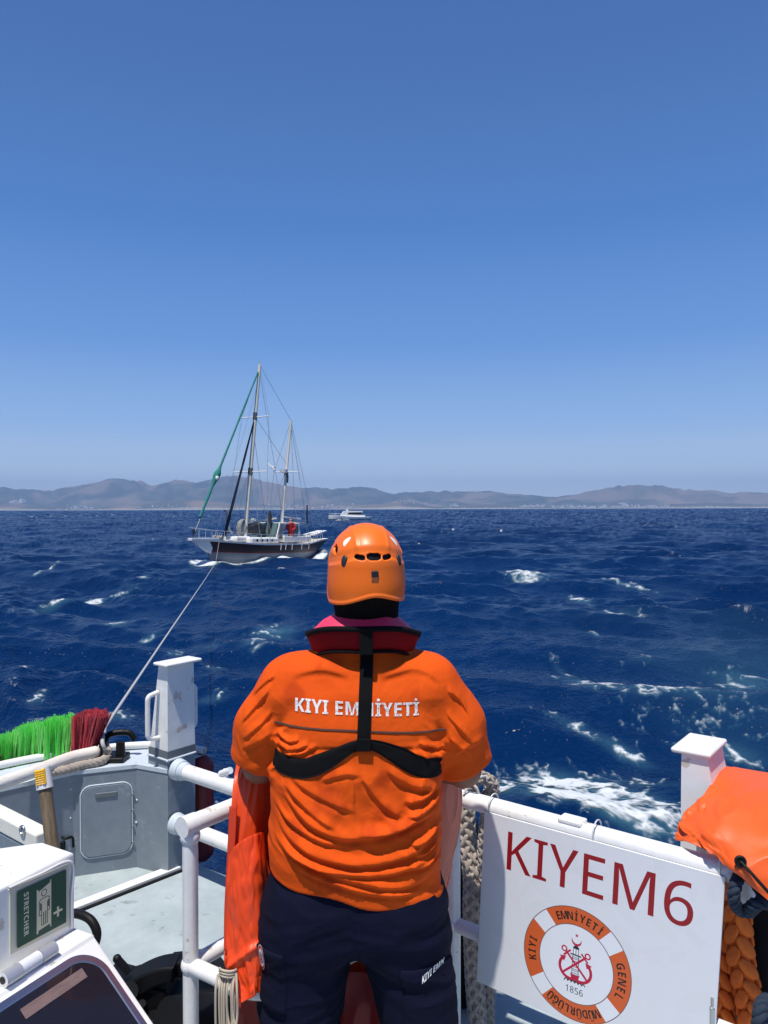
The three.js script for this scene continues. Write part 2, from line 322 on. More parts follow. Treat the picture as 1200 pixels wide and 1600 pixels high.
// how much foam covers the water at (x, z): below 0 none, above about 0.4 solid
function foamV(x, z, s) { const dm = -z, fs = dm > 30 ? 0.6 : dm > 14 ? 1.1 : 1.9; return lace(x, z, fs) + 0.35 * (fbm(x * 2.2 * fs, z * 1.6 * fs, 3, 3) - 0.5) + 0.22 * (noise(x * 9 * fs, z * 7 * fs, 4) - 0.5) - (1.06 - 0.92 * Math.min(s, 1.15)); }
const seaMat = phys({ color: 0xffffff, vertexColors: true, roughness: 0.2, ior: 1.13, metalness: 0 });
const foamMat = std({ color: rgb(0.74, 0.78, 0.80), roughness: 0.9, side: THREE.DoubleSide, vertexColors: true, transparent: true });
{
  const rip = tex(512, (u, v) => 255 * (0.5 * tfbm(u, v, 12, 4, 3) + 0.3 * (1 - Math.abs(2 * tfbm(u, v * 0.999, 22, 3, 9) - 1)) + 0.2 * tfbm(u, v, 48, 3, 5)), false);
  seaMat.bumpMap = rip; seaMat.bumpScale = 0.10;
  const NI = 880, NO = 110, NA = NI + 2 * NO, AI = 0.62, A1 = 1.27, A0 = -A1, rows = [];
  // columns close together in view, wider to the sides
  const TH = []; for (let a = 0; a < NA; a++) { const k = a - NO; TH.push(k < 0 ? -AI + (A1 - AI) * k / NO : k >= NI ? AI + (A1 - AI) * (k - NI + 1) / NO : -AI + 2 * AI * k / (NI - 1)); }
  // rows evenly spread over the view from the horizon down, closer together when near
  for (let y = 0.9; y < 560; y += y < 40 ? 0.55 : y < 200 ? 0.8 : 1.5) rows.push(F * (EYE - SEA) / y);
  rows.unshift(9000, 6800);
  rows.push(6.2, 5.4, 4.6, 3.8, 3, 2.2);
  const NR = rows.length, pos = new Float32Array(NA * NR * 3), col = new Float32Array(NA * NR * 3), uv = new Float32Array(NA * NR * 2), nor = new Float32Array(NA * NR * 3), o = [], sl = [];
  for (let r = 0; r < NR; r++) {
    const d = rows[r], step = r > 0 ? Math.max(rows[r - 1] - d, 1e-3) : 1e4, cut = Math.max(step * 1.7, 0.25);
    for (let a = 0; a < NA; a++) {
      const th = TH[a], x = Math.tan(th) * d, z = -d, i = r * NA + a;
      swell(x, z, cut, o);
      pos[i * 3] = o[0]; pos[i * 3 + 1] = SEA + o[1]; pos[i * 3 + 2] = o[2];
      slope(x, z, 0.3, sl);
      { // far off, crests hide the slopes that face away: what shows leans towards the boat
        const rx = x / Math.hypot(x, z), rz = z / Math.hypot(x, z), sr = sl[0] * rx + sl[1] * rz, far = smooth(15, 90, d), nr = mix(sr, Math.abs(sr) + 0.05, far); sl[0] += (nr - sr) * rx; sl[1] += (nr - sr) * rz; }
      const nl = 1 / Math.hypot(sl[0], 1, sl[1]);
      nor[i * 3] = -sl[0] * nl; nor[i * 3 + 1] = nl; nor[i * 3 + 2] = -sl[1] * nl;
      uv[i * 2] = x / 3.7; uv[i * 2 + 1] = z / 3.7;
      // water that carries fine bubbles is greener and paler; deep clean water is dark blue
      const f = d < 70 && Math.abs(th) < 0.7 ? foam(x, z) : 0, n = fbm(x * 0.05, z * 0.05, 5, 3), m = d < 70 ? fbm(x * 0.6, z * 0.6, 8, 3) : 0.5, g = smooth(0.05, 0.9, f) * (0.35 + m);
      const wake = d < 40 ? smooth(2.5, 9, x) * smooth(30, 8, d) * 0.35 * m : 0, t = Math.min(1, g * 0.4 + wake + (f > 0.06 ? 0.42 * smooth(-0.28, 0.28, foamV(x, z, f)) : 0));
      col[i * 3] = mix(0.0010, 0.052, t) * (0.8 + 0.4 * n); col[i * 3 + 1] = mix(0.0155, 0.150, t) * (0.75 + 0.5 * n); col[i * 3 + 2] = mix(0.068, 0.205, t) * (0.8 + 0.4 * n);
    }
  }
  const idx = new Uint32Array((NA - 1) * (NR - 1) * 6); let q = 0;
  for (let r = 0; r < NR - 1; r++) for (let a = 0; a < NA - 1; a++) { const i = r * NA + a; idx[q++] = i; idx[q++] = i + NA; idx[q++] = i + 1; idx[q++] = i + 1; idx[q++] = i + NA; idx[q++] = i + NA + 1; }
  const g = new THREE.BufferGeometry();
  g.setAttribute('position', new THREE.BufferAttribute(pos, 3)); g.setAttribute('color', new THREE.BufferAttribute(col, 3)); g.setAttribute('uv', new THREE.BufferAttribute(uv, 2));
  g.setAttribute('normal', new THREE.BufferAttribute(nor, 3)); g.setIndex(new THREE.BufferAttribute(idx, 1));
  const sea = new THREE.Mesh(g, seaMat); sea.name = 'sea'; sea.receiveShadow = true; sea.userData.kind = 'structure'; sea.userData.label = 'dark blue choppy sea reaching to the horizon'; scene.add(sea);
  // the rest of the sea, beside and behind the boat
  const far = new THREE.BufferGeometry(), fp = [], fi = [], fc = [], fu = [], M = 40;
  for (let k = 0; k <= M; k++) { const th = A1 + (2 * Math.PI - (A1 - A0)) * k / M; for (const d of [2.2, 30, 9000]) { const s = k === 0 || k === M ? d / Math.cos(A1) : d; fp.push(Math.sin(th) * s, SEA - 0.02, -Math.cos(th) * s); fc.push(0.0024, 0.015, 0.066); fu.push(Math.sin(th) * s / 3.7, -Math.cos(th) * s / 3.7); } }
  for (let k = 0; k < M; k++) for (let j = 0; j < 2; j++) { const i = k * 3 + j; fi.push(i, i + 1, i + 3, i + 3, i + 1, i + 4); }
  far.setAttribute('position', new THREE.Float32BufferAttribute(fp, 3)); far.setAttribute('color', new THREE.Float32BufferAttribute(fc, 3)); far.setAttribute('uv', new THREE.Float32BufferAttribute(fu, 2)); far.setIndex(fi); far.computeVertexNormals();
  const seaB = new THREE.Mesh(far, seaMat); seaB.name = 'sea_001'; seaB.userData.kind = 'structure'; seaB.userData.label = 'dark blue sea beside and behind the rescue boat'; scene.add(seaB);

  // foam: a thin torn white sheet floating on the water
  const fp2 = [], fc2 = [], fi2 = [], fN = 1500, th0 = -0.56, th1 = 0.56, cap = []; let y = 3.2, prev = null;
  while (y < 620) {
    const d = F * (EYE - SEA) / y, st = d * d / (F * (EYE - SEA)) * 0.6, cut = Math.max(st * 1.7, 0.25), row = new Float32Array(fN + 1), id = new Int32Array(fN + 1).fill(-1), xs = new Float32Array(fN + 1);
    for (let a = 0; a <= fN; a++) {
      const x = Math.tan(th0 + (th1 - th0) * a / fN) * d, z = -d; xs[a] = x; let s = foam(x, z);
      // scattered small caps where the water is steep
      if (s < 0.06) { if (d > 330 || noise(x * 0.12, z * 0.12, 2) < 0.45) continue; swell(x, z, 0.6, cap); s = 0.46 * smooth(0.36, 0.85, cap[3]) * smooth(0.45, 0.62, noise(x * 0.12, z * 0.12, 2)); if (s < 0.1) continue; }
      row[a] = 0.84 * smooth(-0.12, 0.55, foamV(x, z, s));
    }
    const vert = (R, a) => { if (R.id[a] < 0) { swell(R.xs[a], -R.d, R.cut, o); R.id[a] = fp2.length / 3; fp2.push(o[0], SEA + o[1] + 0.014 + 0.0006 * R.d + 0.02 * R.row[a] * noise(R.xs[a] * 7, R.d * 7, 1), o[2]); fc2.push(1, 1, 1, R.row[a]); } return R.id[a]; };
    const cur = { row, id, xs, d, cut };
    if (prev) for (let a = 0; a < fN; a++) { if (Math.max(row[a], row[a + 1], prev.row[a], prev.row[a + 1]) < 0.02) continue; const p = vert(prev, a), q = vert(prev, a + 1), r = vert(cur, a), t = vert(cur, a + 1); fi2.push(p, r, q, q, r, t); }
    prev = cur; y += y < 160 ? 0.5 : 0.8;
  }
  console.log('foam triangles', fi2.length / 3, 'sea vertices', NA * NR);
  const fg = new THREE.BufferGeometry(); fg.setAttribute('position', new THREE.Float32BufferAttribute(fp2, 3)); fg.setAttribute('color', new THREE.Float32BufferAttribute(fc2, 4)); fg.setIndex(fi2); fg.computeVertexNormals();
  const fm = new THREE.Mesh(fg, foamMat); fm.name = 'sea_foam'; fm.userData.kind = 'stuff'; fm.userData.label = 'white foam of breaking crests and of the wake on the dark sea'; scene.add(fm);
}
// ---------------------------------------------------------------- the far coast
{
  // skyline of the photograph: [px, pixels above the horizon]
  const ridge = (pts) => (px) => { let k = 0; while (k < pts.length - 2 && px > pts[k + 1][0]) k++; const [a, ya] = pts[k], [b, yb] = pts[k + 1]; const t = smooth(0, 1, clamp((px - a) / (b - a))); return mix(ya, yb, t * 0.6 + clamp((px - a) / (b - a)) * 0.4); };
  const back = ridge([[-1500, 30], [-1150, 44], [-800, 22], [-400, 20], [-100, 26], [0, 33], [20, 32], [72, 27], [110, 33], [150, 42], [182, 47], [205, 44], [238, 36], [270, 41], [310, 41], [345, 49], [380, 46], [430, 36], [470, 30], [540, 32], [575, 30], [615, 22], [650, 25], [690, 27], [720, 24], [760, 26], [800, 20], [840, 20], [860, 17], [885, 20], [930, 26], [975, 34], [1020, 33], [1060, 28], [1110, 29], [1140, 24], [1200, 23], [1400, 30], [1700, 14], [2100, 38], [2700, 18]]);
  const front = ridge([[-1500, 4], [-900, 12], [-400, 9], [0, 9], [60, 8], [100, 4], [150, 3], [220, 9], [300, 14], [360, 10], [420, 8], [500, 5], [590, 7], [620, 13], [650, 9], [680, 3], [720, 6], [780, 6], [830, 3], [880, 2], [1000, 4], [1060, 6], [1120, 8], [1200, 6], [1500, 9], [1700, 4], [2200, 12], [2700, 5]]);
  const mat = std({ color: 0xffffff, vertexColors: true, roughness: 1 });
  const strip = (name, label, near, deep, prof, hue, s0) => {
    const N = 1000, M = 26, pos = [], col = [], idx = [];
    for (let j = 0; j <= M; j++) for (let i = 0; i <= N; i++) {
      const px = -1500 + 4200 * i / N, t = j / M, d = near + deep * t, up = Math.sin(Math.min(t / 0.75, 1) * Math.PI / 2);
      const x = (px - 600) / F * d, H = prof(px) * 0.93 / F * (near + deep * 0.75), rg = 1 - Math.abs(2 * fbm(x * 0.0021 + s0, d * 0.0021, 1, 5) - 1);
      const wob = t > 0 && t < 0.72 ? (rg - 0.62) * 0.9 * Math.sin(t / 0.72 * Math.PI) : 0;
      const fall = t > 0.75 ? 1 - (t - 0.75) * 1.6 : 1;
      const h = Math.max(t === 0 ? -6 : 1, H * (Math.pow(up, 0.85) + wob) * fall + (rg - 0.7) * 10 * Math.min(1, t * 4));
      pos.push(x, SEA + h, -d);
      const scrub = fbm(x * 0.009, d * 0.009 + h * 0.02, s0, 4), bare = fbm(x * 0.0028 + 9, d * 0.003, s0 + 3, 4), c = hue(px, t, scrub, bare, h);
      col.push(...c);
    }
    for (let j = 0; j < M; j++) for (let i = 0; i < N; i++) { const a = j * (N + 1) + i; idx.push(a, a + 1, a + N + 1, a + 1, a + N + 2, a + N + 1); }
    const g = new THREE.BufferGeometry(); g.setAttribute('position', new THREE.Float32BufferAttribute(pos, 3)); g.setAttribute('color', new THREE.Float32BufferAttribute(col, 3)); g.setIndex(idx); g.computeVertexNormals();
    const m = new THREE.Mesh(g, mat); m.name = name; tag(m, label, null, null, 'structure'); scene.add(m); return m;
  };
  const C = (a, b, t) => a.map((v, i) => mix(v, b[i], t));
  strip('hills', 'hazy blue grey hills along the horizon', 7200, 1800, back, (px, t, s, b) => {
    const bare = smooth(0.5, 0.62, b) * 0.75 + 0.5 * Math.exp(-(((px - 1090) / 70) ** 2)) * smooth(0.75, 0.3, t);
    return C(C([0.035, 0.05, 0.036], [0.10, 0.10, 0.072], smooth(0.35, 0.65, s)), [0.26, 0.19, 0.14], Math.min(1, bare) * 0.85);
  }, 3);
  strip('hills_001', 'low brown headlands in front of the hazy hills', 6200, 700, front, (px, t, s, b) => {
    const e = smooth(0.4, 0.6, b), shore = smooth(0.12, 0.0, t);
    return C(C(C([0.05, 0.058, 0.032], [0.10, 0.085, 0.05], s), [0.26, 0.17, 0.10], e * (px < 320 ? 0.9 : 0.45)), [0.42, 0.38, 0.30], shore);
  }, 11);
  // pale towns on the shore: too far to tell the houses apart
  const bs = [], b0 = new THREE.BoxGeometry(1, 1, 1);
  const town = (px0, px1, y0, y1, n, w) => { for (let k = 0; k < n; k++) { const px = rr(px0, px1), py = mix(y0, y1, rnd() * rnd()), d = rr(5900, 6150), p = P(px, 795 - py - (px - 600) * 0.0033, d); const s = rr(0.7, 1.3) * w; bs.push(b0.clone().scale(s * rr(1, 2.2), s * rr(0.6, 1.1), s).translate(p.x, Math.max(SEA + 2, p.y), p.z)); } };
  town(18, 40, 12, 17, 44, 11); town(105, 145, 2, 9, 40, 8); town(210, 300, 3, 10, 20, 7); town(400, 560, 2, 9, 90, 8); town(612, 670, 8, 14, 16, 6); town(700, 716, 4, 8, 12, 8); town(810, 850, 3, 6, 26, 10); town(860, 1045, 1, 6, 130, 9); town(968, 982, 3, 10, 16, 9); town(1100, 1140, 1, 3, 14, 8); town(0, 600, 0.5, 2, 60, 6); town(600, 1200, 0.5, 2, 60, 6);
  const tm = part(scene, 'distant_town', bs, std({ color: rgb(0.78, 0.75, 0.70), roughness: 0.9 })); tag(tm, 'pale far off houses strung along the foot of the hills', null, null, 'stuff');
}
// ---------------------------------------------------------------- the rescue boat's after deck
const grainT = tex(256, (u, v) => 128 + 90 * (tfbm(u, v, 24, 4, 2) - 0.5), false);
const wearT = (base, spots, s, n = 512) => tex(n, (u, v) => { const k = smooth(0.42, 0.7, tfbm(u, v, 5, 5, s)), q = smooth(0.70, 0.76, tfbm(u, v, 26, 4, s + 40)) * smooth(0.4, 0.6, tfbm(u, v, 6, 3, s + 80)), f = (tfbm(u, v, 40, 3, s + 9) - 0.5) * 12; return base.map((c, i) => mix(mix(c, spots[0][i], k * 0.55), spots[1][i], q * 0.5) + f); }, true);
const white = std({ color: 0xffffff, map: wearT([236, 236, 233], [[224, 223, 219], [170, 150, 126]], 5), roughness: 0.38, bumpMap: grainT, bumpScale: 0.0006 });
const whitePipe = std({ color: 0xffffff, map: wearT([236, 236, 234], [[226, 226, 226], [178, 156, 132]], 15), roughness: 0.32, bumpMap: grainT, bumpScale: 0.0012 });
const grey = std({ color: 0xffffff, map: wearT([127, 138, 148], [[120, 131, 141], [156, 160, 164]], 25), roughness: 0.45, bumpMap: grainT, bumpScale: 0.0008 });
const greyDark = std({ color: rgb(0.13, 0.15, 0.17), roughness: 0.5 });
const paleGrey = std({ color: 0xffffff, map: wearT([196, 206, 214], [[186, 196, 206], [150, 150, 148]], 35), roughness: 0.5, bumpMap: grainT, bumpScale: 0.0008 });
const deckMat = std({ color: 0xffffff, map: wearT([158, 170, 174], [[176, 187, 191], [112, 117, 120]], 45, 1024), roughness: 0.75, bumpMap: grainT, bumpScale: 0.003 });
const blackRub = phys({ color: rgb(0.006, 0.006, 0.0065), roughness: 0.55, specularIntensity: 0.5 });
const blackIron = phys({ color: rgb(0.006, 0.006, 0.007), roughness: 0.45, specularIntensity: 0.5, bumpMap: grainT, bumpScale: 0.002 });
const steel = std({ color: rgb(0.56, 0.57, 0.58), roughness: 0.28, metalness: 1 });

const RAIL = 0.9, rA = PH(297, 1288, RAIL), rB = PH(722, 1247, RAIL), rE = PH(1100, 1350, RAIL);
const U = rE.clone().sub(rB).setY(0).normalize(), Vd = V(U.z, 0, -U.x);          // along the stern, and outward over it
const UP = V(0, 1, 0), N1 = Vd.clone().negate();                                // N1 faces the camera's left
const on = (o, u, v, h) => V(o.x, h, o.z).addScaledVector(U, u).addScaledVector(Vd, v);

const K1 = PH(263, 1367, 0), W0 = PH(214, 1355, 0), W1 = PH(115, 1370, 0);
const R1 = PH(1092, 1163, 1.13).setY(0), wall = [K1, W0, W1, V(-1.86, 0, -3.56), V(-2.3, 0, -2.9), V(-2.6, 0, -1.6), V(-2.7, 0, 1)];
const outw = wall.map((p, i) => { const a = wall[Math.max(0, i - 1)], b = wall[Math.min(wall.length - 1, i + 1)], t = b.clone().sub(a).normalize(); return V(-t.z, 0, t.x).multiplyScalar(t.x < 0 || true ? 1 : -1); });
outw.forEach((o) => { if (o.dot(V(-0.6, 0, -0.8)) < 0) o.negate(); });
{
  // deck and hull
  const edge = on(R1, 0.9, 0.55, 0), pts = [...wall.map((p, i) => p.clone().addScaledVector(outw[i], 0.02)).reverse(), on(K1, 0.0, 0.16, 0), on(K1, 1.2, 0.22, 0), on(R1, -0.7, 0.55, 0), edge, V(edge.x + 0.6, 0, edge.z + 1), V(edge.x + 0.9, 0, 1)];
  const s = new THREE.Shape(pts.map((p) => new THREE.Vector2(p.x, -p.z)));
  const g = new THREE.ExtrudeGeometry(s, { depth: 0.06, bevelEnabled: false }).rotateX(-Math.PI / 2).translate(0, -0.06, 0);
  const dk = part(scene, 'deck', boxUV(prep(g), 0.7), deckMat); tag(dk, 'pale grey worn steel after deck of the rescue boat', null, null, 'structure');
  const cx = 0, cz = -0.5, s2 = new THREE.Shape(pts.map((p) => new THREE.Vector2(cx + (p.x - cx) * 0.985, -(cz + (p.z - cz) * 0.985))));
  const h = part(scene, 'hull', new THREE.ExtrudeGeometry(s2, { depth: 1.9, bevelEnabled: false }).rotateX(-Math.PI / 2).translate(0, -1.965, 0), white); tag(h, 'white hull side of the rescue boat under its deck', null, null, 'structure');
  // raised white seam strip with a black joint
  const a = PH(120, 1425, 0), b = PH(290, 1358, 0), d = b.clone().sub(a).setY(0).normalize(), n = V(-d.z, 0, d.x), a0 = a.clone().addScaledVector(d, -1.2);
  const L = a0.distanceTo(b), mid = a0.clone().lerp(b, 0.5);
  const st = thing('deck_seam', 'narrow raised white strip with a black joint across the pale deck', 'deck strip', null, mid);
  const bar = (w, hh, off, y) => box(L, hh, w, 0.003).applyMatrix4(basis(d, UP, d.clone().cross(UP), mid.clone().addScaledVector(n, off).setY(y)));
  part(st, 'strip', boxUV(prep(bar(0.055, 0.02, -0.03, 0.011))), white); part(st, 'joint', bar(0.016, 0.012, 0.008, 0.004), blackRub);
}
{
  // bulwark: wall, broad cap, rim, door, bolts
  const t = thing('bulwark', 'grey painted steel bulwark with a round cornered access door at left', 'bulwark', null, W0);
  const H = 0.53, pos = [], quad = (a, b, c, d) => [a, b, c, a, c, d].forEach((p) => pos.push(p.x, p.y, p.z)), geo = () => { const g = new THREE.BufferGeometry(); g.setAttribute('position', new THREE.Float32BufferAttribute(pos.splice(0), 3)); g.computeVertexNormals(); return boxUV(g, 0.8); };
  for (let i = 0; i < wall.length - 1; i++) { const a = wall[i], b = wall[i + 1], oa = outw[i], ob = outw[i + 1]; quad(a, b, b.clone().setY(H), a.clone().setY(H)); quad(a.clone().addScaledVector(oa, 0.05), a.clone().addScaledVector(oa, 0.05).setY(H), b.clone().addScaledVector(ob, 0.05).setY(H), b.clone().addScaledVector(ob, 0.05)); }
  part(t, 'wall', geo(), grey);
  for (let i = 0; i < wall.length - 1; i++) {
    const q = (k, o, y) => wall[k].clone().addScaledVector(outw[k], o).setY(y);
    quad(q(i, -0.004, H + 0.004), q(i + 1, -0.004, H + 0.004), q(i + 1, 0.31, H - 0.01), q(i, 0.31, H - 0.01)); quad(q(i, -0.004, H - 0.016), q(i, -0.004, H + 0.004), q(i + 1, -0.004, H + 0.004), q(i + 1, -0.004, H - 0.016)); quad(q(i, 0.31, H - 0.01), q(i, 0.31, H - 0.09), q(i + 1, 0.31, H - 0.09), q(i + 1, 0.31, H - 0.01));
  }
  part(t, 'cap', geo(), paleGrey);
  part(t, 'rim', tube(wall.map((p, i) => p.clone().addScaledVector(outw[i], 0.30).setY(H + 0.012)), 0.02, 80, 10), white);
  const wn = W1.clone().sub(W0).setY(0).normalize(), wo = V(-wn.z, 0, wn.x); if (wo.z < 0) wo.negate();          // faces the deck
  const wp = (px, py) => PP(px, py, W0.clone().addScaledVector(wo, 0.002), wo), xx = wn.clone().negate();
  const c = wp(129, 1340), c2 = wp(204, 1223), w = c2.clone().sub(c).dot(xx), h = c2.y - c.y, M = basis(xx, UP, wo, c);
  const door = part(t, 'door', boxUV(prep(new THREE.ExtrudeGeometry(roundRect(0, 0, w, h, 0.045), { depth: 0.004, bevelEnabled: true, bevelSize: 0.003, bevelThickness: 0.003, bevelSegments: 2 }).applyMatrix4(M)), 0.8), grey);
  const rp = roundRect(-0.008, -0.008, w + 0.008, h + 0.008, 0.052).getPoints(10).slice(0, -1).map((q) => V(q.x, q.y, 0.001).applyMatrix4(M));
  part(door, 'gasket', tube(new THREE.CatmullRomCurve3(rp, true, 'catmullrom', 0.1), 0.0042, 160, 6, true), paleGrey);
  const s0 = wp(166, 1241); part(door, 'handle_slot', box(0.105, 0.026, 0.01, 0.004).applyMatrix4(basis(xx, UP, wo, s0.clone().addScaledVector(wo, 0.008))), greyDark);
  for (const py of [1240, 1265, 1290, 1315]) part(door, 'hinge_bolt', ball(wp(207.5, py).addScaledVector(wo, 0.006), 0.006, 8), grey);
  for (const [px, y0, y1] of [[109, 1216, 1234], [109, 1262, 1279], [46, 1230, 1300]]) part(t, 'weld_bead', rod(wp(px, y0), wp(px, y1), 0.004, 0.004, 8), grey);
  for (const [px, py] of [[110, 1233], [110, 1278], [213, 1285], [214, 1250], [250, 1236], [253, 1205], [252, 1213]]) part(t, 'bolt', ball(wp(px, py), 0.006, 8), paleGrey);
  const hk = wp(103, 1316); part(t, 'black_bracket', [tube([hk.clone().addScaledVector(xx, -0.03).setY(hk.y + 0.035), hk.clone().addScaledVector(wo, 0.03).setY(hk.y + 0.03), hk.clone().addScaledVector(xx, 0.03).setY(hk.y + 0.02), hk.clone().addScaledVector(xx, 0.035).setY(hk.y - 0.03)], 0.006, 20, 8), box(0.03, 0.05, 0.03, 0.006).translate(hk.x - 0.012, hk.y - 0.01, hk.z + 0.015)], blackIron);
}
// a gate post: grey foot, tapered white head, cap plate, two D-shaped handles
function gatePost(name, label, foot, side, footH, topH, capShift, capL = 0.225) {
  const t = thing(name, label, 'gate post', null, foot);
  // frustum between two rectangles given in (u, v)
  const fr = (r0, r1, h0, h1) => { const q = (r, h) => [[r[0], r[2]], [r[1], r[2]], [r[1], r[3]], [r[0], r[3]]].map(([u, v]) => on(foot, u, v, h)), a = q(r0, h0), b = q(r1, h1), pos = []; const Q = (p) => [p[0], p[1], p[2], p[0], p[2], p[3]].forEach((v) => pos.push(v.x, v.y, v.z)); for (let k = 0; k < 4; k++) { const l = (k + 1) % 4; Q([a[k], a[l], b[l], b[k]]); } Q(b); Q([a[3], a[2], a[1], a[0]]); const g = new THREE.BufferGeometry(); g.setAttribute('position', new THREE.Float32BufferAttribute(pos, 3)); g.computeVertexNormals(); return boxUV(g, 0.8); };
  const w = (a, b) => side < 0 ? [-b, -a] : [a, b];
  part(t, 'foot', fr([...w(0, 0.165), 0, 0.17], [...w(0, 0.165), 0, 0.17], 0, footH), grey);
  part(t, 'band', fr([...w(-0.003, 0.160), -0.003, 0.173], [...w(-0.003, 0.156), -0.003, 0.173], footH + 0.002, footH + 0.042), greyDark);
  part(t, 'weld', tube([on(foot, side * 0.165, -0.004, footH), on(foot, 0, -0.004, footH), on(foot, -side * 0.004, 0.0, footH), on(foot, -side * 0.004, 0.17, footH)], 0.006, 30, 6), paleGrey);
  part(t, 'head', fr([...w(0, 0.150), 0, 0.17], [...w(0.004, 0.078), 0.004, 0.166], footH + 0.044, topH), white);
  part(t, 'cap', box(0.115, 0.016, capL, 0.008, 3).applyMatrix4(basis(U, UP, N1, on(foot, side * 0.042 + capShift, 0.088, topH + 0.008))), white);
  for (const s of [-1, 1]) {      // handles on the two faces across the stern
    const v = s < 0 ? -0.001 : 0.171, u = side * 0.078, h0 = footH + 0.10, h1 = h0 + 0.235, o = s * 0.062;
    const p = [on(foot, u, v, h1), on(foot, u, v + o, h1 - 0.012), on(foot, u, v + o, h0 + 0.012), on(foot, u, v, h0)];
    const c = new THREE.CurvePath(); const cc = new THREE.CatmullRomCurve3([p[0], p[0].clone().lerp(p[1], 0.8), p[1].clone().lerp(p[2], 0.08), p[2].clone().lerp(p[1], 0.08), p[3].clone().lerp(p[2], 0.8), p[3]], false, 'catmullrom', 0.15);
    part(t, 'handle', new THREE.TubeGeometry(cc, 60, 0.0125, 10), white);
  }
  return t;
}
gatePost('gate_post', 'tall white tapered gate post with side handles on a grey foot, left of the man', K1, -1, 0.58, 1.055, 0.01);
gatePost('gate_post_001', 'white capped gate post standing behind the orange cover at right', on(R1, -0.03, -0.09, 0), 1, 0.62, 1.12, -0.01, 0.19);
{
  // the two gate bars across the gap at the stern
  const mk = (h, px0, py0, label, r) => {
    const a = PH(px0, py0, h), b = on(R1, -0.03, 0.02, h), d = b.clone().sub(a).normalize(); const t = thing('gate_bar', label, 'gate bar', null, a);
    part(t, 'pipe', boxUV(prep(rod(a, b, r, r, 24)), 1.3), whitePipe); part(t, 'flange', [rod(a.clone().addScaledVector(d, -0.035), a.clone().addScaledVector(d, 0.01), r + 0.018, r + 0.012, 24), rod(a.clone().addScaledVector(d, 0.01), a.clone().addScaledVector(d, 0.045), r + 0.008, r + 0.003, 24)], paleGrey);
    return [t, a, d];
  };
  const [t1, a, d] = mk(0.522, 284, 1204, 'upper white gate bar fixed to the tall gate post, above the other bar', 0.038);
  part(t1, 'lug', [box(0.03, 0.05, 0.02, 0.008).applyMatrix4(basis(d, UP, N1, a.clone().addScaledVector(d, 0.335).setY(0.575))), rod(a.clone().addScaledVector(d, 0.30).setY(0.568), a.clone().addScaledVector(d, 0.37).setY(0.60), 0.016, 0.016, 14)], whitePipe);
  mk(0.25, 282, 1289, 'lower white gate bar close above the deck edge beside the tall gate post', 0.036);
}
{
  // guard rail: A (left corner) - C (hidden corner) - E (right end)
  const C = on(rB, 0, 0, RAIL); { const d = rA.clone().sub(C); const s = d.dot(U); C.addScaledVector(U, s); }
  const VC = C.clone().sub(rA).normalize();
  const r = 0.0275, M = 0.475, pB = on(rB, -0.035, 0, 0), end = PH(1150, 1364, RAIL), t = thing('guard_rail', 'white tubular guard rail round the man with the name board hung on it', 'railing', null, V(pB.x, 0, pB.z));
  const pipe = (pts, rad, seg = 60) => boxUV(prep(pts.length === 2 ? rod(pts[0], pts[1], rad, rad, 22) : new THREE.TubeGeometry(new THREE.CatmullRomCurve3(pts, false, 'catmullrom', 0.2), seg, rad, 18)), 1.3);
  part(t, 'top_rail', [pipe([rA.clone(), C.clone().addScaledVector(VC, -0.12)], r), pipe([C.clone().addScaledVector(VC, -0.125), C.clone().addScaledVector(VC, -0.05), C.clone().addScaledVector(U, 0.05), C.clone().addScaledVector(U, 0.125)], r), pipe([C.clone().addScaledVector(U, 0.12), end], r), ball(rA, r * 1.04, 18), ball(end, r, 18)], whitePipe);
  const pole = (p, name = 'post') => part(t, name, pipe([V(p.x, 0, p.z), V(p.x, RAIL - 0.01, p.z)], 0.0235), whitePipe);
  pole(rA); pole(pB); pole(C);
  part(t, 'elbow', [ball(V(rA.x, RAIL - 0.035, rA.z), 0.031, 16), rod(rA.clone().addScaledVector(VC, -0.03), rA.clone().addScaledVector(VC, 0.02), 0.031, 0.030, 18)], whitePipe);
  const A = V(rA.x, M, rA.z), B = V(pB.x, M, pB.z), q = (px, py) => PH(px, py, M);
  part(t, 'mid_rail', [pipe([A, V(C.x, M, C.z)], 0.0235), pipe([A, q(340, 1527).setY(M), q(372, 1545), V(-0.3, M, -2.16), V(-0.1, M, -2.34), V(0.1, M, -2.43), B], 0.0235, 70), pipe([B, on(B, 1.25, 0, M)], 0.0235), ball(A, 0.03, 14), ball(B, 0.03, 14)], whitePipe);
  part(t, 'clip', box(0.075, 0.016, 0.05, 0.006).applyMatrix4(basis(U, UP, N1, on(rB, 0.385, 0, RAIL + r - 0.004))), whitePipe);
}
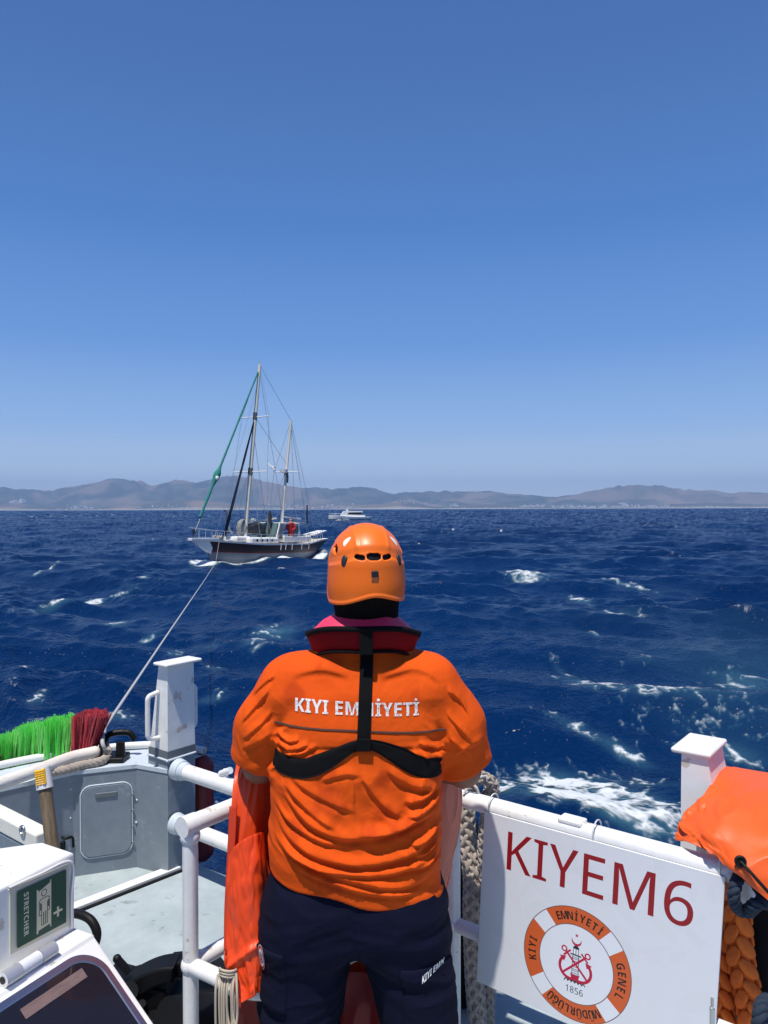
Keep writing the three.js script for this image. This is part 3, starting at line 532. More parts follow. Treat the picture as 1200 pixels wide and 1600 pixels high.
{
  // name board
  const O = rB.clone().addScaledVector(N1, 0.036), q = (px, py) => PP(px, py, O, N1);
  const tl = q(757, 1268), tr = q(1133, 1371), br = q(1112, 1697), bl = q(745, 1533);
  const W = 1450, H = 1120, map = canvas(W, H, (c) => {
    c.fillStyle = '#e6e7ea'; c.fillRect(0, 0, W, H);
    const m = W / 0.725;
    // smudges and specks of salt and dirt
    let sd = 5; const rn = () => { sd = (sd * 1103515245 + 12345) & 0x7fffffff; return sd / 0x7fffffff; };
    for (let i = 0; i < 60; i++) { c.fillStyle = `rgba(${150 + rn() * 40 | 0},${150 + rn() * 30 | 0},${140 + rn() * 30 | 0},0.035)`; c.beginPath(); c.ellipse(rn() * W, rn() * H, 20 + rn() * 160, 10 + rn() * 50, rn() * 3, 0, 7); c.fill(); }
    for (let i = 0; i < 260; i++) { c.fillStyle = `rgba(110,96,80,${0.1 + rn() * 0.3})`; const q = rn(); c.fillRect(rn() * W, rn() * H, 1 + q * 3, 1 + rn() * 3); }
    // lettering
    c.fillStyle = '#960f1a'; c.textBaseline = 'alphabetic'; c.textAlign = 'left';
    c.save(); c.translate(0.098 * W, 0.163 * m); c.font = `${Math.round(0.122 * m / 0.72)}px sans-serif`; const tw = c.measureText('KIYEM6').width; c.scale(0.812 * W / tw, 1.0); c.fillText('KIYEM6', 0, 0); c.restore();
    // emblem
    const cx = 0.455 * W, cy = 0.379 * m, R = 0.168 * m, r = 0.116 * m; c.translate(cx, cy);
    c.fillStyle = '#d9602a'; c.beginPath(); c.arc(0, 0, R, 0, 7); c.fill(); c.fillStyle = '#eceef2';
    for (const a of [-137, -43, 43, 137]) { const s = a * Math.PI / 180, d = 0.17; c.beginPath(); c.arc(0, 0, R, s - d, s + d); c.arc(0, 0, r * 0.9, s + d * 1.3, s - d * 1.3, true); c.fill(); }
    c.beginPath(); c.arc(0, 0, r, 0, 7); c.fill(); c.strokeStyle = '#7d5a55'; c.lineWidth = 5; c.beginPath(); c.arc(0, 0, R, 0, 7); c.stroke(); c.beginPath(); c.arc(0, 0, r, 0, 7); c.stroke();
    c.fillStyle = '#1d1512'; c.textAlign = 'center'; c.textBaseline = 'middle'; c.font = `bold ${Math.round(0.034 * m)}px sans-serif`;
    const arc = (txt, mid, step) => { const n = txt.length; [...txt].forEach((ch, i) => { c.save(); c.rotate((mid + (i - (n - 1) / 2) * step) * Math.PI / 180); c.translate(0, -(R + r) / 2); c.scale(0.86, 1); c.fillText(ch, 0, 2); c.restore(); }); };
    arc('EMNİYETİ', 2, 7.9); arc('GENEL', 90, 9); arc('MÜDÜRLÜĞÜ', 180, 7.7); arc('KIYI', -90, 8);
    // crossed anchors, light tower, crescent and star
    const k = 0.01 * m, red = '#c2163f';
    c.strokeStyle = '#26262a'; c.fillStyle = '#26262a'; c.lineWidth = 3;
    c.beginPath(); c.moveTo(-1.1 * k, 5.2 * k); c.lineTo(-0.9 * k, -2.6 * k); c.lineTo(0.9 * k, -2.6 * k); c.lineTo(1.1 * k, 5.2 * k); c.stroke();
    for (let i = 0; i < 6; i++) c.strokeRect(-1 * k, (-2 + i * 1.2) * k, 2 * k, 0.5 * k);
    c.fillRect(-1.7 * k, -2.9 * k, 3.4 * k, 0.4 * k); c.strokeRect(-0.8 * k, -4.6 * k, 1.6 * k, 1.8 * k); c.beginPath(); c.moveTo(0, -4.8 * k); c.lineTo(0, -2.9 * k); c.stroke(); c.beginPath(); c.arc(0, -4.6 * k, 0.95 * k, Math.PI, 0); c.fill();
    c.lineWidth = 6; c.beginPath(); c.moveTo(-3.2 * k, 5.6 * k); for (let i = 0; i <= 12; i++) c.lineTo((-3.2 + i * 0.54) * k, (5.4 + (i % 2 ? -0.45 : 0.3)) * k); c.stroke(); c.fillRect(-2.2 * k, 5.0 * k, 4.4 * k, 0.4 * k);
    for (const s of [-1, 1]) {
      c.save(); c.rotate(s * 0.80); c.translate(0, 0.2 * k); c.strokeStyle = c.fillStyle = red; c.lineWidth = 0.62 * k;
      c.beginPath(); c.moveTo(0, -4.6 * k); c.lineTo(0, 5.2 * k); c.stroke(); c.lineWidth = 0.42 * k; c.beginPath(); c.arc(0, -5.3 * k, 0.75 * k, 0, 7); c.stroke(); c.lineWidth = 0.55 * k; c.beginPath(); c.moveTo(-1.5 * k, -4.0 * k); c.lineTo(1.5 * k, -4.0 * k); c.stroke();
      c.lineWidth = 0.85 * k; c.beginPath(); c.arc(0, 2.0 * k, 3.3 * k, 0.15, Math.PI - 0.15); c.stroke();
      for (const e of [-1, 1]) { c.beginPath(); c.moveTo(e * 4.3 * k, 2.7 * k); c.lineTo(e * 3.2 * k, 0.9 * k); c.lineTo(e * 2.3 * k, 2.5 * k); c.fill(); }
      c.restore();
    }
    c.fillStyle = red; c.beginPath(); c.arc(0, -7.0 * k, 1.55 * k, 0, 7); c.fill(); c.fillStyle = '#eceef2'; c.beginPath(); c.arc(0, -7.5 * k, 1.38 * k, 0, 7); c.fill();
    c.fillStyle = red; c.beginPath(); for (let i = 0; i < 10; i++) { const a = -Math.PI / 2 + i * Math.PI / 5, q = (i % 2 ? 0.26 : 0.62) * k; c.lineTo(Math.cos(a) * q, -8.6 * k + Math.sin(a) * q); } c.fill();
    c.fillStyle = '#26262a'; c.font = `${Math.round(0.026 * m)}px sans-serif`; c.fillText('1856', 0, 8.0 * k);
  });
  const t = thing('name_board', 'white name board with red lettering and a lifebuoy emblem hung from the rail', 'sign', null, bl);
  const p = plate(tl, tr, br, bl, 0.006);
  const edgeM = std({ color: rgb(0.78, 0.79, 0.80), roughness: 0.5 });
  part(t, 'panel', p.back, edgeM); part(t, 'print', p.front, std({ map, roughness: 0.42, bumpMap: grainT, bumpScale: 0.0004 }));
  for (const f of [0.02, 0.5, 0.98]) { const c = tl.clone().lerp(tr, f); part(t, 'cable_tie', new THREE.TorusGeometry(0.032, 0.0022, 6, 24).applyMatrix4(basis(Vd, UP, U, c.clone().addScaledVector(Vd, 0.033).setY(c.y + 0.017))), std({ color: rgb(0.7, 0.7, 0.7), roughness: 0.5 })); }
  const lc = q(1113, 1588); part(t, 'corner_clip', [box(0.012, 0.05, 0.012, 0.003).translate(lc.x, lc.y, lc.z), rod(lc.clone().addScaledVector(UP, 0.02), lc.clone().addScaledVector(UP, 0.05), 0.004)], steel);
}
{
  // locker with the stretcher sign and its sloping hatch
  const T = 1.02, K = PH(115, 1331, T), N = PH(0, 1388, T), T2 = PH(67, 1315, T), T3 = PH(0, 1324, T), Fd = N.clone().sub(K).setY(0).normalize(), Fo = V(-Fd.z, 0, Fd.x); if (Fo.x < 0) Fo.negate();
  const Nx = K.clone().addScaledVector(Fd, 0.75), T4 = T3.clone().add(V(-0.6, 0, 0.3)), t = thing('deck_locker', 'white deck locker with a sloping dark hatch and a green stretcher sign', 'locker', null, V(K.x, 0, K.z));
  const prism = (pts, h0, h1) => new THREE.ExtrudeGeometry(new THREE.Shape(pts.map((p) => new THREE.Vector2(p.x, -p.z))), { depth: h1 - h0 - 0.016, bevelEnabled: true, bevelSize: 0.008, bevelThickness: 0.008, bevelSegments: 3, bevelOffset: -0.008 }).rotateX(-Math.PI / 2).translate(0, h0 + 0.008, 0);
  part(t, 'body', boxUV(prep(prism([K, T2, T3, T4, V(-1.7, 0, -1.0), Nx], 0, T)), 0.9), white);
  // profile of ledge and slope, run along the face
  const S = V(0, 0, 0), prof = [[-0.03, 0.03], [-0.03, 0.828], [0.058, 0.828], [0.062, 0.822], [0.36, 0.58], [0.36, 0.03]], L = 0.75;
  const run = extr(prof, L, 0.004, basis(Fo, UP, Fd.clone().multiplyScalar(1), V(K.x, 0, K.z).addScaledVector(Fd, -0.002)));
  part(t, 'ledge', boxUV(prep(run), 0.9), white);
  const e2 = Fo.clone().multiplyScalar(0.776).addScaledVector(UP, -0.63).normalize(), nn = Fd.clone().cross(e2).normalize(); if (nn.y < 0) nn.negate();
  const O = V(K.x, 0.823, K.z).addScaledVector(Fo, 0.064).addScaledVector(nn, 0.004), at = (s, d, o = 0) => O.clone().addScaledVector(Fd, s).addScaledVector(e2, d).addScaledVector(nn, o);
  const lidM = basis(Fd, e2, Fd.clone().cross(e2).dot(nn) > 0 ? nn : nn.clone().negate(), O), sg = Fd.clone().cross(e2).dot(nn) > 0 ? 1 : -1;
  const ex = (s, d0, dep) => new THREE.ExtrudeGeometry(s, { depth: dep, bevelEnabled: true, bevelSize: 0.003, bevelThickness: 0.003, bevelSegments: 2, curveSegments: 20 }).translate(0, 0, d0).scale(1, 1, 1).applyMatrix4(lidM);
  const ringS = roundRect(0.022, 0.014, 0.62, 0.40, 0.07), hole = roundRect(0.034, 0.026, 0.608, 0.388, 0.06); ringS.holes.push(hole);
  const hatch = part(t, 'hatch', ex(roundRect(0.0335, 0.0255, 0.6085, 0.3885, 0.06), 0.004, 0.006), phys({ color: rgb(0.012, 0.011, 0.016), roughness: 0.22, clearcoat: 0.5 }));
  part(hatch, 'hatch_frame', ex(ringS, 0.002, 0.010), steel);
  const stk = at(0.155, 0.058, 0.0145); part(hatch, 'tape_strip', box(0.16, 0.024, 0.0012, 0.0005, 1).applyMatrix4(basis(Fd, e2, nn, stk)), std({ color: 0xffffff, map: wearT([120, 98, 96], [[96, 76, 76], [150, 132, 128]], 71, 128), roughness: 0.8 }));
  // hinge
  const h0 = PH(84, 1481, 0.848), h1 = PH(4, 1532, 0.848), hd = h1.clone().sub(h0), hl = hd.length(); hd.normalize(); const hp = (f) => h0.clone().addScaledVector(hd, hl * f);
  const hm = std({ color: rgb(0.62, 0.63, 0.65), roughness: 0.35, metalness: 0.6 }), hinge = part(t, 'hinge', rod(hp(0), hp(0.30), 0.0165, 0.0165, 20), hm);
  part(hinge, 'knuckle', rod(hp(0.70), hp(1), 0.0165, 0.0165, 20), hm); part(hinge, 'knuckle', [rod(hp(0.31), hp(0.69), 0.0155, 0.0155, 20), box(hl * 0.38, 0.006, 0.05, 0.002).applyMatrix4(basis(hd, nn, hd.clone().cross(nn), hp(0.5).addScaledVector(e2, 0.03).addScaledVector(nn, -0.012)))], std({ color: rgb(0.7, 0.71, 0.74), roughness: 0.4 }));
  part(hinge, 'pin', rod(hp(0.9), hp(1.012), 0.008, 0.008, 12), blackIron);
  // stretcher sign on the locker's face
  const FO = V(K.x, 0, K.z).addScaledVector(Fo, 0.004), f = (px, py, o = 0) => PP(px, py, FO.clone().addScaledVector(Fo, o), Fo), sp = (n, c, th, m) => { const p = plate(...c, th); return m ? [p.front, p.back] : p; };
  const W = 512, map = canvas(W, W, (c) => {
    c.fillStyle = '#0b4a38'; c.fillRect(0, 0, W, W); c.fillStyle = '#d9d3b4';
    c.beginPath(); c.moveTo(195, 70); c.lineTo(210, 70); c.lineTo(215, 92); c.lineTo(335, 50); c.lineTo(335, 25); c.lineTo(348, 25); c.lineTo(348, 470); c.lineTo(335, 470); c.lineTo(335, 440); c.lineTo(215, 455); c.lineTo(210, 480); c.lineTo(195, 480); c.fill();
    c.strokeStyle = '#33382c'; c.lineWidth = 7; c.beginPath(); c.ellipse(272, 122, 26, 30, 0, 0, 7); c.stroke();
    c.beginPath(); c.moveTo(222, 320); c.lineTo(222, 190); c.lineTo(240, 172); c.lineTo(310, 168); c.lineTo(330, 186); c.lineTo(330, 300); c.moveTo(245, 420); c.lineTo(245, 220); c.moveTo(308, 415); c.lineTo(308, 215); c.moveTo(245, 420); c.lineTo(308, 415); c.moveTo(222, 320); c.lineTo(245, 322); c.moveTo(330, 300); c.lineTo(308, 302); c.stroke();
    c.fillStyle = '#0b4a38'; c.fillRect(262, 300, 10, 112); c.fillRect(284, 298, 10, 112); c.fillRect(230, 205, 12, 70); c.fillRect(312, 200, 12, 70);
    c.fillStyle = '#d9d3b4'; c.fillRect(410, 318, 22, 96); c.fillRect(372, 354, 98, 22);
    c.save(); c.translate(88, 40); c.rotate(Math.PI / 2); c.font = 'bold 66px sans-serif'; c.textAlign = 'left'; c.textBaseline = 'middle'; const w = c.measureText('STRETCHER').width; c.scale(400 / w, 1); c.fillText('STRETCHER', 0, 0); c.restore();
  });
  const cream = std({ color: rgb(0.62, 0.60, 0.47), roughness: 0.5 });
  const o = plate(f(16, 1390), f(108, 1350), f(108, 1446), f(16, 1492), 0.004); const sg2 = part(t, 'stretcher_sign', [o.front, o.back], cream);
  const g2 = plate(f(27, 1393.5, 0.003), f(103.5, 1358.5, 0.003), f(103.5, 1441, 0.003), f(27, 1482, 0.003), 0.002); part(sg2, 'sign_print', g2.front, std({ map, roughness: 0.45 }));
  part(t, 'sealant', tube([f(13, 1388), f(60, 1367), f(111, 1347), f(112, 1400), f(112, 1450)], 0.0035, 40, 6), std({ color: rgb(0.75, 0.74, 0.71), roughness: 0.7 }));
  // black hose behind the locker
  const hs = thing('black_hose', 'short black rubber hose curling out beside the white locker', 'hose', null, P(150, 1460, 1.98)); part(hs, 'hose', tube([P(100, 1428, 2.02), P(122, 1428, 2.0), P(141, 1437, 1.98), P(151, 1455, 1.97), P(149, 1473, 1.97), P(138, 1490, 1.98)], 0.0115, 50, 12), blackRub);
}
{
  // coaming beam behind the locker, with its grey panel
  const e = PH(64, 1301, 0.85), t = thing('coaming', 'cream white coaming beam over a grey panel behind the locker', 'coaming', null, V(e.x, 0, e.z));
  part(t, 'beam', boxUV(prep(box(0.95, 0.055, 0.055, 0.008).applyMatrix4(basis(U, UP, N1, on(e, -0.475, 0.01, 0.822)))), 0.9), std({ color: 0xffffff, map: wearT([232, 229, 216], [[222, 218, 204], [180, 170, 150]], 81, 256), roughness: 0.5 }));
  part(t, 'panel', boxUV(prep(box(0.94, 0.79, 0.03, 0.004).applyMatrix4(basis(U, UP, N1, on(e, -0.485, 0.0, 0.397)))), 0.9), grey);
  const b = PP(35, 1298, e.clone().addScaledVector(N1, 0.02), N1); part(t, 'lashing_eye', new THREE.TorusGeometry(0.014, 0.004, 8, 16).applyMatrix4(basis(U, UP, N1, b)), steel);
}
{
  // broom handle leaning by the locker
  const a = P(66, 1199, 2.24), b = P(81, 1315, 2.2), d = b.clone().sub(a).normalize(), foot = b.clone().addScaledVector(d, (b.y - 0.02) / -d.y), t = thing('broom_handle', 'worn wooden broom handle with a white and yellow plastic end leaning by the locker', 'broom handle', null, foot);
  const wood = std({ color: 0xffffff, map: tex(256, (u, v) => { const k = tfbm(u, v * 0.999, 4, 4, 3), s = tnoise(u, v, 64, 4) * 0.5 + tnoise(u, v, 32, 8) * 0.5; return [mix(92, 142, k) * (0.75 + 0.4 * s), mix(80, 122, k) * (0.75 + 0.4 * s), mix(66, 98, k) * (0.72 + 0.4 * s)]; }, true), roughness: 0.85, bumpMap: grainT, bumpScale: 0.003 });
  part(t, 'stick', rod(a.clone().addScaledVector(d, 0.03), foot, 0.0185, 0.0195, 18), wood);
  part(t, 'sleeve', [rod(a, a.clone().addScaledVector(d, 0.06), 0.0215, 0.0235, 20)], std({ color: rgb(0.74, 0.73, 0.70), roughness: 0.45 }));
  const x = V(0, 0, 1).cross(d).normalize(), z = d.clone().cross(x).normalize(), ribs = []; for (let k = 0; k < 7; k++) for (let c = 0; c < 3; c++) ribs.push(box(0.0085, 0.0045, 0.006, 0.002).applyMatrix4(basis(x, d, x.clone().cross(d), a.clone().addScaledVector(d, 0.006 + k * 0.0062).addScaledVector(V(0, 0.1, 1).normalize(), 0.0225).addScaledVector(x, (c - 1) * 0.0095))));
  part(t, 'grip', [box(0.031, 0.046, 0.008, 0.003).applyMatrix4(basis(x, d, x.clone().cross(d), a.clone().addScaledVector(d, 0.024).addScaledVector(V(0, 0.1, 1).normalize(), 0.018))), ...ribs], std({ color: rgb(0.86, 0.50, 0.03), roughness: 0.5 }));
}
// brooms with long bristles behind the white pole on the bulwark
function broom(name, label, cols, base, tips, count, d, spread) {
  const c0 = P(base[0][0], base[0][1], d), c1 = P(base[1][0], base[1][1], d), t = thing(name, label, 'broom', null, c0.clone().lerp(c1, 0.5));
  part(t, 'broom_block', box(c0.distanceTo(c1) + 0.03, 0.05, 0.07, 0.012).applyMatrix4(basis(c1.clone().sub(c0).normalize(), UP.clone(), V(0, 0, 1), c0.clone().lerp(c1, 0.5).add(V(0, -0.03, 0)))), std({ color: rgb(...cols[0]).multiplyScalar(0.35), roughness: 0.6 }));
  const by = cols.map(() => []);
  const tufts = Math.round(count / 14);
  for (let k = 0; k < tufts; k++) {
    const f = (k + rr(0.1, 0.9)) / tufts, dd = rr(-0.035, 0.045), len = rr(0.93, 1.03);
    const root = c0.clone().lerp(c1, f).add(V(rr(-0.006, 0.006), 0, dd)), n = tips.length - 1, s = Math.min(f * n, n - 1e-6), i = Math.floor(s), tip = P(mix(tips[i][0], tips[i + 1][0], s - i), mix(tips[i][1], tips[i + 1][1], s - i), d).add(V(rr(-0.012, 0.012), 0, dd * 1.6));
    tip.sub(root).multiplyScalar(len).add(root);
    const ci = Math.floor(rnd() * cols.length);
    for (let b = 0; b < 14; b++) {
      const r0 = root.clone().add(V(rr(-0.006, 0.006), rr(-0.004, 0.004), rr(-0.006, 0.006))), q = V(rr(-1, 1), rr(-0.6, 0.6), rr(-1, 1)).multiplyScalar(spread), t1 = tip.clone().add(q), m = r0.clone().lerp(t1, 0.55).add(V(rr(-0.004, 0.004), 0, rr(-0.004, 0.004)));
      by[ci].push(new THREE.TubeGeometry(new THREE.QuadraticBezierCurve3(r0, m, t1), 3, rr(0.0009, 0.0015), 4));
    }
  }
  by.forEach((g, i) => { if (g.length) tag(part(t, 'bristles', g, phys({ color: rgb(...cols[i]), roughness: 0.85, transmission: 0.55, thickness: 0 })), null, null, null, 'stuff'); });
  return t;
}
broom('green_broom', 'broom head with long bright green bristles on the bulwark top', [[0.30, 1.0, 0.20], [0.52, 1.0, 0.38], [0.16, 0.96, 0.12]], [[-34, 1218], [108, 1182]], [[-110, 1180], [-60, 1166], [0, 1150], [25, 1140], [45, 1130], [62, 1131], [78, 1124], [95, 1122], [114, 1118]], 2600, 4.06, 0.014);
broom('red_broom', 'broom head with crimson bristles right of the green broom', [[0.80, 0.016, 0.07], [0.88, 0.04, 0.10], [0.66, 0.01, 0.05]], [[117, 1180], [147, 1172]], [[121, 1117], [132, 1112], [146, 1111], [158, 1111], [167, 1114]], 1500, 4.02, 0.009);
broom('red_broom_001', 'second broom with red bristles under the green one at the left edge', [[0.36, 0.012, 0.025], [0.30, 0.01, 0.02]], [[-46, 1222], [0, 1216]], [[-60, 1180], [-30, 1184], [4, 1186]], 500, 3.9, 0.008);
{
  const g = []; for (let k = 0; k < 14; k++) g.push(tube([P(108 + rr(-1, 3), 1182, 4.03), P(115 + rr(-1, 2), 1150, 4.03), P(120 + rr(-3, 4), 1116 + rr(0, 6), 4.03)], 0.0022, 8, 5));
  const t = thing('straw_tuft', 'thin tuft of pale straw coloured bristles between the green and red brooms', 'bristles', null, P(112, 1170, 4.03)); part(t, 'straw', g, std({ color: rgb(0.42, 0.36, 0.16), roughness: 0.8 }));
  // the long white pole and the ropes on the bulwark
  const pl = thing('white_pole', 'long white pole lying on the bulwark cap in front of the brooms', 'pole', null, PH(75, 1196, 0.585)), pp = [PH(148, 1175, 0.585), PH(110, 1184, 0.585), PH(60, 1203, 0.585), PH(0, 1224, 0.585), PH(-80, 1252, 0.585)];
  part(pl, 'pole', [tube(pp, 0.03, 50, 14), ball(pp[0], 0.0298, 16)], std({ color: 0xffffff, map: wearT([228, 222, 212], [[214, 200, 190], [170, 150, 140]], 91, 256), roughness: 0.7, bumpMap: grainT, bumpScale: 0.003 }));
  const ropeM = std({ color: 0xffffff, map: wearT([168, 158, 146], [[148, 138, 128], [190, 182, 172]], 95, 128), roughness: 0.95 });
  const mr = thing('mooring_rope', 'weathered grey mooring rope lying under the white pole on the bulwark', 'rope', null, PH(120, 1200, 0.55)); part(mr, 'rope', laid([PH(167, 1170, 0.60), PH(168, 1182, 0.56), PH(155, 1190, 0.555), PH(132, 1195, 0.553), PH(105, 1202, 0.553), PH(70, 1209, 0.553)], 0.024, 0.07), ropeM);
  const ch = PH(176, 1176, 0.57), ck = thing('rope_chock', 'black iron rope chock on the bulwark where the tow rope leads out', 'chock', null, ch.clone().setY(0.53));
  part(ck, 'chock_body', [box(0.15, 0.03, 0.12, 0.01).translate(ch.x, 0.545, ch.z), tube([V(ch.x - 0.06, 0.55, ch.z - 0.06), V(ch.x - 0.05, 0.64, ch.z - 0.07), V(ch.x + 0.05, 0.65, ch.z - 0.09), V(ch.x + 0.09, 0.61, ch.z - 0.09)], 0.017, 24, 10)], blackIron);
  for (const s of [-1, 1]) part(ck, 'roller', rod(V(ch.x + s * 0.045, 0.555, ch.z + 0.01), V(ch.x + s * 0.045, 0.63, ch.z + 0.01), 0.026, 0.022, 16), blackIron);
  // tow rope, out to the yacht's bow
  const S = P(164, 1137, 4.25), tw = thing('tow_rope', 'long pale grey tow rope running from the bulwark out to the yacht bow', 'rope', null, S), Q = P(337, 879, 44.6), e = P(342.5, 846, 45.6);
  const towM = std({ color: rgb(0.42, 0.42, 0.43), roughness: 0.9 });
  part(tw, 'rope', [tube([PH(165, 1172, 0.6), PH(160, 1160, 0.64), S.clone().lerp(PH(160, 1160, 0.64), 0.4), S], 0.0105, 20, 8), new THREE.TubeGeometry(new THREE.CatmullRomCurve3([S, S.clone().lerp(Q, 0.1), S.clone().lerp(Q, 0.5).add(V(0, -0.03, 0)), Q.clone().lerp(S, 0.02), Q, Q.clone().lerp(e, 0.1), e], false, 'catmullrom', 0.05), 400, 0.0105, 8)], towM);
}
{
  // red fender hanging outside the gate
  const c = P(312, 1262, 4.12), t = thing('red_fender', 'dark red fender hanging outside the gap beside the tall gate post', 'fender', null, c);
  part(t, 'fender', new THREE.CapsuleGeometry(0.072, 0.44, 12, 24).scale(1, 1, 0.8).translate(c.x + 0.005, c.y, c.z), std({ color: rgb(0.17, 0.012, 0.014), roughness: 0.5 }));
  part(t, 'fender_line', rod(V(c.x, c.y + 0.28, c.z), V(c.x - 0.13, 0.56, c.z + 0.12), 0.006), blackRub);
}
{
  // black towing hook on the deck, behind the left post
  const D = 2.55, c = P(240, 1560, D), t = thing('towing_hook', 'black iron towing hook with an arched jaw on the deck', 'towing hook', null, V(c.x, 0, c.z));
  const q = (pts) => pts.map(([x, y]) => { const p = P(x, y, D); return [p.x, p.y]; }), T = (z) => new THREE.Matrix4().makeTranslation(0, 0, z);
  const arch = []; for (let k = 0; k <= 14; k++) { const s = k / 14; arch.push([mix(176, 277, s), mix(1548, 1495, Math.sin(s * Math.PI / 2) ** 0.9)]); } for (let k = 14; k >= 0; k--) { const s = k / 14; arch.push([mix(197, 276, s), mix(1560, 1512, Math.sin(s * Math.PI / 2) ** 1.1)]); }
  part(t, 'jaw', extr(q(arch), 0.075, 0.008, T(-D)), blackIron);
  part(t, 'base', [extr(q([[172, 1532], [198, 1540], [230, 1530], [262, 1535], [268, 1552], [300, 1545], [345, 1540], [350, 1660], [185, 1660], [178, 1570]]), 0.14, 0.012, T(-D - 0.08))], blackIron);
  part(t, 'pawl', [extr(q([[222, 1562], [300, 1548], [304, 1566], [282, 1580], [216, 1580], [214, 1570]]), 0.05, 0.008, T(-D + 0.09)), extr(q([[272, 1498], [330, 1492], [345, 1512], [330, 1520], [276, 1512]]), 0.06, 0.008, T(-D - 0.02))], blackIron);
  part(t, 'lever', [rod(P(183, 1498, D - 0.06), P(202, 1519, D - 0.06), 0.0125, 0.0125, 14), ball(P(183, 1498, D - 0.06), 0.014, 12)], blackIron);
  for (const [x, y, r] of [[201, 1550, 0.03], [204, 1566, 0.018], [222, 1568, 0.012]]) part(t, 'pin', rod(P(x, y, D - 0.11), P(x, y, D + 0.02), r, r, 18), blackIron);
  part(t, 'drum', rod(P(262, 1600, D - 0.2), P(350, 1590, D - 0.05), 0.075, 0.075, 24), blackRub);
}
